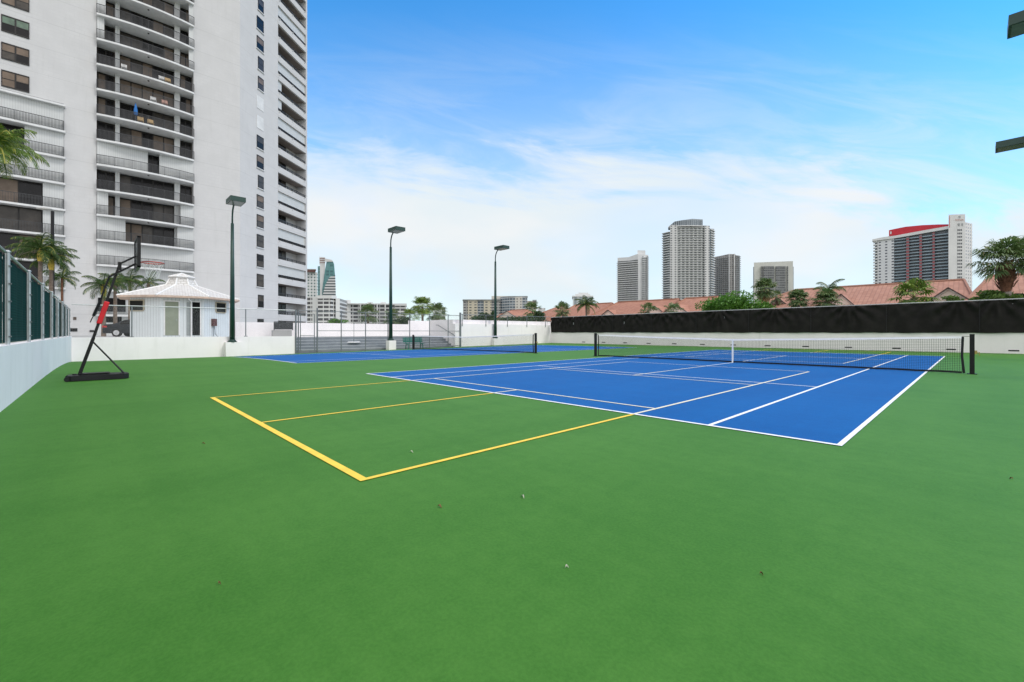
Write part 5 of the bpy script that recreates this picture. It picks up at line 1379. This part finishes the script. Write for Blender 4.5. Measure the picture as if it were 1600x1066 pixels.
# hotel E with red top
d = 440; t = bthing(1440, d, 'white and grey hotel with a curved red roof wall and red stripes'); REDF = mat('far_red', (.46, .02, .035), .6, .1, .1)
dl, dr = d+36, d-7
mE = facade('facade_e', (.62, .64, .66), (.05, .06, .08), 5.2, 3.1, .35, .42, ou=.6, ov=.4, var=.2)
def dE(px): return dl+(dr-dl)*(px-1364)/(1483-1364)
def zE_(px, py): return ZD(py, dE(px))
zs_ = [zE_(1372, 376), zE_(1396, 370)]
face_poly([(1371, dE(1371)), (1397, dE(1397))], GZ, [zE_(1371, 377), zE_(1397, 371), zE_(1397, 371), zE_(1371, 377)], mE, 'wall', t)
face_poly([(1397, dE(1397)+2), (1482, dE(1482)+2)], GZ, [zE_(1397, 371), zE_(1482, 357), zE_(1482, 357), zE_(1397, 371)], facade('facade_e_glass', (.17, .20, .23), (.06, .075, .09), 6.5, 3.3, .8, .7, var=.3), 'glass_wall', t)
zr0 = GZ+2.2
fhE = 3.1
slabs([(1397, dE(1397)-.3), (1482, dE(1482)-.3)], GZ+fhE, min(zE_(1397, 372), zE_(1482, 360)), fhE, 0.2, .9, mat('blue_grey_balcony', (.25, .32, .37), .5, .1, .1), 'balcony', t)
slabs([(1364.5, dE(1364.5)), (1371, dE(1371)-.5)], GZ+fhE, zE_(1368, 378), fhE, .3, 1.3, FW_, 'balcony', t)
face_poly([(1367, dE(1367)+4), (1371, dE(1371)+1)], GZ, zE_(1368, 377), mat('far_shade', (.22, .22, .22), .8, .1, .1), 'recess', t, back=8)
for p0, p1 in ((1416, 1420.5), (1436.5, 1440.5), (1457, 1460.5)):
    face_poly([(p0, dE(p0)-1.4), (p1, dE(p1)-1.4)], GZ, zE_(p0, 371-(p0-1397)*.165+3), facade('facade_red%d' % p0, (.16, .18, .2), (.24, .045, .055), 20, 3.3, 1.0, .62, var=0), 'red_stripe', t, back=2)
face_poly([(1363, dE(1363)-.5), (1397, dE(1397)-1), (1483, dE(1483)-1)], zE_(1397, 374), [zE_(1363, 377), zE_(1397, 369.5), zE_(1483, 354), zE_(1483, 354), zE_(1363, 377)], FW_, 'parapet', t, back=6) if False else None
b = MB()
pa = [(1363, 377.5, 374.5), (1380, 375, 371), (1397, 373, 369), (1440, 365.5, 361), (1483, 358, 353.5)]
for (p, l, h_), (q, l2, h2) in zip(pa[:-1], pa[1:]):
    A = G(p, dE(p)-1.2); B = G(q, dE(q)-1.2); A2 = G(p, dE(p)+3); B2 = G(q, dE(q)+3)
    z = [zE_(p, l), zE_(q, l2), zE_(q, h2), zE_(p, h_)]
    b.face([(A[0], A[1], z[0]), (B[0], B[1], z[1]), (B[0], B[1], z[2]), (A[0], A[1], z[3])]); b.face([(A[0], A[1], z[3]), (B[0], B[1], z[2]), (B2[0], B2[1], z[2]), (A2[0], A2[1], z[3])]); b.face([(A[0], A[1], z[0]), (B[0], B[1], z[1]), (B2[0], B2[1], z[1]), (A2[0], A2[1], z[0])])
b.build('parapet', FW_, t)
b = MB(); rp = [(1389, 371, 358.5), (1400, 369, 356), (1415, 366, 353), (1440, 362, 350.5), (1465, 357, 349.3), (1483, 354, 349)]
for (p, l, h_), (q, l2, h2) in zip(rp[:-1], rp[1:]):
    A = G(p, dE(p)+4); B = G(q, dE(q)+4); A2 = G(p, dE(p)+9); B2 = G(q, dE(q)+9); z = [zE_(p, l+3), zE_(q, l2+3), zE_(q, h2), zE_(p, h_)]
    b.face([(A[0], A[1], z[0]), (B[0], B[1], z[1]), (B[0], B[1], z[2]), (A[0], A[1], z[3])]); b.face([(A[0], A[1], z[3]), (B[0], B[1], z[2]), (B2[0], B2[1], z[2]), (A2[0], A2[1], z[3])]); b.face([(A2[0], A2[1], z[0]), (B2[0], B2[1], z[1]), (B2[0], B2[1], z[2]), (A2[0], A2[1], z[3])])
b.build('red_roof_wall', REDF, t)
rg = MB(); A = G(1391, dE(1391)+3.6); B = G(1393, dE(1393)+3.6); rg.face([(A[0], A[1], zE_(1391, 365)), (B[0], B[1], zE_(1393, 364.6)), (B[0], B[1], zE_(1393, 360.3)), (A[0], A[1], zE_(1391, 360.8))]); rg.build('sign_mark', FW_, t)
de = dE(1483)-1
face_poly([(1482, de-1), (1508, de-3)], GZ, ZD(336, de), FW_, 'end_tower', t, back=16)
face_poly([(1496, de-2.2), (1503.5, de-2.7)], GZ, ZD(357, de), facade('facade_e_end', (.62, .63, .63), (.05, .055, .06), 1.5, 3.3, .85, .55, ou=.3), 'window_strip', t, back=1)
face_poly([(1508, de-1), (1519, de+6)], GZ, ZD(347.5, de), facade('facade_e_side', (.60, .60, .60), (.10, .08, .08), 4.6, 3.3, .35, .5, var=.2), 'side_wall', t, back=14)
for p0, p1 in ((1510.3, 1511.6), (1512.8, 1515)): face_poly([(p0, de-.6+(p0-1508)*.6), (p1, de-.6+(p1-1508)*.6)], GZ, ZD(350, de), mat('far_pale_red', (.55, .22, .2), .7, .1, .1), 'red_stripe', t, back=1)
for p in (1497.6, 1502.6):
    face_poly([(p, de-2.8), (p+2.2, de-3)], ZD(353.8, de), ZD(350, de), FG, 'window', t, back=.6)
face_poly([(1498.5, de-2.6), (1501, de-2.8)], ZD(341.8, de), ZD(338.5, de), FG, 'sign_emblem', t, back=.4)
lt = MB(); x_ = 1492.5
while x_ < 1506:
    A = G(x_, de-3.1); B = G(x_+.95, de-3.1); lt.face([(A[0], A[1], ZD(345.8, de)), (B[0], B[1], ZD(345.8, de)), (B[0], B[1], ZD(344.2, de)), (A[0], A[1], ZD(344.2, de))]); x_ += 1.7
lt.build('sign_lettering', mat('sign_red_brown', (.35, .16, .13), .6, .1, 1), t)
face_poly([(1482, de-.5), (1484, de-1.4)], ZD(356, de), ZD(338.5, de), REDF, 'red_edge', t, back=3)
face_poly([(1388, dE(1388)-1), (1399, dE(1399)-1)], zE_(1393, 371), zE_(1393, 369), mat('far_brown', (.20, .10, .09), .7, .1, .1), 'roof_slab', t, back=6)
# small block behind big palm
t = bthing(1554, 300, 'low stepped block half hidden behind the big palm'); face_poly([(1545, 300), (1563, 300)], GZ, ZD(428, 300), FG, 'wall', t); slabs([(1545, 299), (1564, 299)], ZD(437, 300), ZD(427, 300), 2.4, .6, .9, FW_, 'balcony', t)
# far small F (893-927)
t = bthing(910, 330, 'small pale building with a stepped top over the left red roofs'); d = 330
face_poly([(895, d), (926, d)], GZ, ZD(463, d), facade('facade_f', (.56, .60, .62), (.22, .26, .28), 4, 20, .5, .92), 'wall', t); face_poly([(894, d-.5), (927, d-.5)], ZD(464, d), ZD(462.3, d), FW_, 'roof_slab', t)
face_poly([(899, d+2), (922, d+2)], ZD(463, d), ZD(459, d), FW_, 'upper_block', t, back=10); face_poly([(904, d+3), (919, d+3)], ZD(459, d), ZD(457, d), FW_, 'upper_block', t, back=8)
# hotel G (722-838)
d = 450; t = bthing(780, d, 'long grey beige hotel block behind the third lamp post', 'apartment block')
mG = facade('facade_g', (.34, .34, .33), (.07, .075, .08), 3.4, 2.75, .62, .5, slab=(.46, .46, .44), slabh=.22)
mG2 = facade('facade_g_beige', (.52, .48, .38), (.08, .085, .08), 5.2, 2.75, .45, .45)
mG3 = facade('facade_g_blue', (.25, .30, .34), (.06, .08, .10), 3.2, 2.75, .7, .6, slab=(.48, .48, .47), slabh=.22)
zG = ZD(469.5, d)
for p0, p1, mm, o in ((723.5, 731, mG, 0), (731, 746, mG2, -1.2), (746, 756, mG3, 0), (756, 768, mG2, -1.2), (768, 782, mG, 0)): face_poly([(p0, d+o), (p1, d+o)], GZ, zG, mm, 'wall', t, back=12)
face_poly([(722.8, d-2), (782, d-2)], zG, zG+.9, FG, 'roof_slab', t, back=14)
face_poly([(782, d+2), (796, d-7)], GZ, ZD(464.5, d), mG3, 'wall', t, back=14); face_poly([(796, d-7), (805, d-8)], GZ, ZD(464.5, d), mG3, 'wall', t, back=14)
face_poly([(805, d-8), (816, d-9)], GZ, ZD(464.5, d), facade('facade_g_cream', (.60, .58, .53), (.07, .07, .07), 3.8, 2.75, .3, .5), 'wall', t, back=14)
face_poly([(816, d-9), (824, d-9)], GZ, ZD(464.8, d), mG3, 'wall', t, back=14)
face_poly([(782, d+3), (796, d-7.6), (824.5, d-9.6)], ZD(465, d), ZD(463.8, d), FG, 'roof_slab', t, back=14)
face_poly([(768, d+3), (806, d+3)], ZD(467, d), ZD(462.3, d), mat('far_beige', (.52, .50, .45), .8, .06, .1), 'penthouse', t, back=8)
t = bthing(831, d+20, 'short grey wing at the right end of the long hotel block', 'apartment block'); face_poly([(824, d+20), (838, d+18)], GZ, ZD(470.5, d+20), mG2, 'wall', t); face_poly([(832, d+17), (838.5, d+17)], ZD(471, d+20), ZD(469, d+20), FG, 'roof_slab', t, back=8)
# small pale block (676-697)
t = bthing(687, 260, 'small pale green block behind the dark fan palms', 'apartment block'); face_poly([(677, 260), (696, 260)], GZ, ZD(480, 260), facade('facade_h', (.50, .54, .50), (.10, .13, .12), 4, 2.8, .55, .5), 'wall', t)
t = bthing(845, 400, 'distant white flat block above the leftmost red roofs', 'apartment block'); face_poly([(840, 400), (852, 400)], GZ, ZD(481.5, 400), facade('facade_i', (.6, .6, .6), (.15, .16, .17), 5, 3, .5, .5), 'wall', t)
# mid rise J left block (480-528) and its long wing (528-640)
d = 295; t = bthing(505, d, 'white midrise block with dark window bands beside the apartment tower', 'apartment block')
mJ = facade('facade_j', (.66, .67, .67), (.055, .055, .06), 3.9, 2.75, .86, .62, var=.55); mJ2 = facade('facade_j2', (.64, .65, .65), (.05, .05, .055), 3.0, 2.75, .85, .62, ou=.4, var=.5)
face_poly([(470, d+2), (488, d)], GZ, ZD(464.5, d), mJ, 'wall', t, back=12); face_poly([(488, d), (496, d-1)], GZ, ZD(464.5, d), FW_, 'wall', t, back=12)
face_poly([(496, d-2), (517, d-2), (524.5, d+3)], GZ, ZD(466, d), mJ, 'window_wall', t, back=12); face_poly([(495, d-2.6), (518, d-2.6), (526, d+2.5)], ZD(467, d), ZD(462.3, d), FW_, 'roof_slab', t, back=12)
face_poly([(524.5, d+1), (531, d+3)], GZ, ZD(466, d), FW_, 'pier', t, back=8)
t = bthing(585, d+35, 'long white midrise wing with grey balcony rows left of the middle lamp', 'apartment block')
face_poly([(529, d+4), (543, d+34)], GZ, [ZD(466, d+4), ZD(470, d+34), ZD(470, d+34), ZD(466, d+4)], mJ2, 'wall', t, back=14)
face_poly([(543, d+34), (618, d+38)], GZ, ZD(475.5, d+36), mJ, 'wall', t, back=14); face_poly([(542.5, d+32), (562, d+33), (618, d+37)], ZD(476, d+36), ZD(474.2, d+36), FW_, 'roof_slab', t, back=14)
for p in (562, 575, 588.5, 601): face_poly([(p, d+33), (p+2, d+33)], GZ, ZD(475, d+36), FW_, 'pier', t, back=4)
for p in (574, 594.5): face_poly([(p, d+44), (p+8.5, d+44)], ZD(475, d+44), ZD(472, d+44), FW_, 'penthouse', t, back=5)
face_poly([(540, d+32), (548, d+34)], GZ, ZD(469, d+34), FW_, 'stair_tower', t, back=8)
face_poly([(617, d+34), (635, d+34)], GZ, ZD(477, d+34), mJ, 'wall', t, back=12); face_poly([(616.5, d+33), (635.5, d+33)], ZD(478, d+34), ZD(474.5, d+34), FW_, 'roof_slab', t, back=12)
# tower K (480-497) and L (497-525)
d = 420; t = bthing(487, d, 'white gridded high rise just right of the apartment tower'); face_poly([(470, d), (496, d+4)], GZ, ZD(425, d), facade('facade_k', (.60, .62, .62), (.09, .13, .13), 2.7, 2.9, .55, .55), 'wall', t)
face_poly([(476, d-1), (493, d)], ZD(425, d), ZD(421.5, d), mat('far_brown', (.20, .10, .09), .7, .1, .1), 'penthouse', t, back=8); face_poly([(475, d-2), (494, d-1)], ZD(421.5, d), ZD(420.5, d), FW_, 'roof_slab', t, back=10)
d = 380; t = bthing(512, d, 'green glass high rise with a curved right side and white edge')
TEAL = facade('facade_l', (.09, .24, .24), (.04, .13, .14), 3.4, 2.6, .75, .75, var=.4); STR = facade('facade_l2', (.60, .61, .61), (.05, .07, .08), 50, 2.3, 1.0, .5, var=.1)
face_poly([(496.5, d+3), (500, d+1)], GZ, ZD(415.5, d), TEAL, 'glass_edge', t, back=10)
b = MB()
def quadp(pts, m, name, dd, back=10):
    b = MB(); Pf = [G(p[0], dd)+(ZD(p[1], dd),) for p in pts]; Pb = [away(q, back)+(H+(q[2]-H)*(1+back/dd),) for q in Pf]; u_ = [(q[0]*RT[0]+q[1]*RT[1], q[2]) for q in Pf]
    b.face(Pf, uv=u_); b.face(Pb[::-1], uv=u_[::-1])
    for i in range(len(pts)): j = (i+1) % len(pts); b.face([Pf[i], Pf[j], Pb[j], Pb[i]])
    return b.build(name, m, t)
quadp([(500, 530), (508, 530), (508, 402), (499, 401.5), (499, 413.5), (500, 414)], FW_, 'white_core', d)
quadp([(502.5, 530), (524.5, 530), (524.3, 450), (523.5, 430), (522, 413), (520, 408), (510.5, 407.5), (506.5, 430), (503.5, 452)], TEAL, 'glass_wall', d-1)
quadp([(503, 466), (524.8, 466), (524.4, 446), (523.8, 430), (515, 433), (508.5, 445)], STR, 'balcony_bands', d-2.5, 3)
quadp([(507, 409), (521, 409), (518, 406), (508, 404)], FW_, 'roof_slab', d-1.5)
for py in (403.5, 406.5, 410): quadp([(499.5, py+1), (507.5, py+1), (507.5, py), (499.5, py)], mat('far_brown', (.20, .10, .09), .7, .1, .1), 'window_band', d-.3, .4)
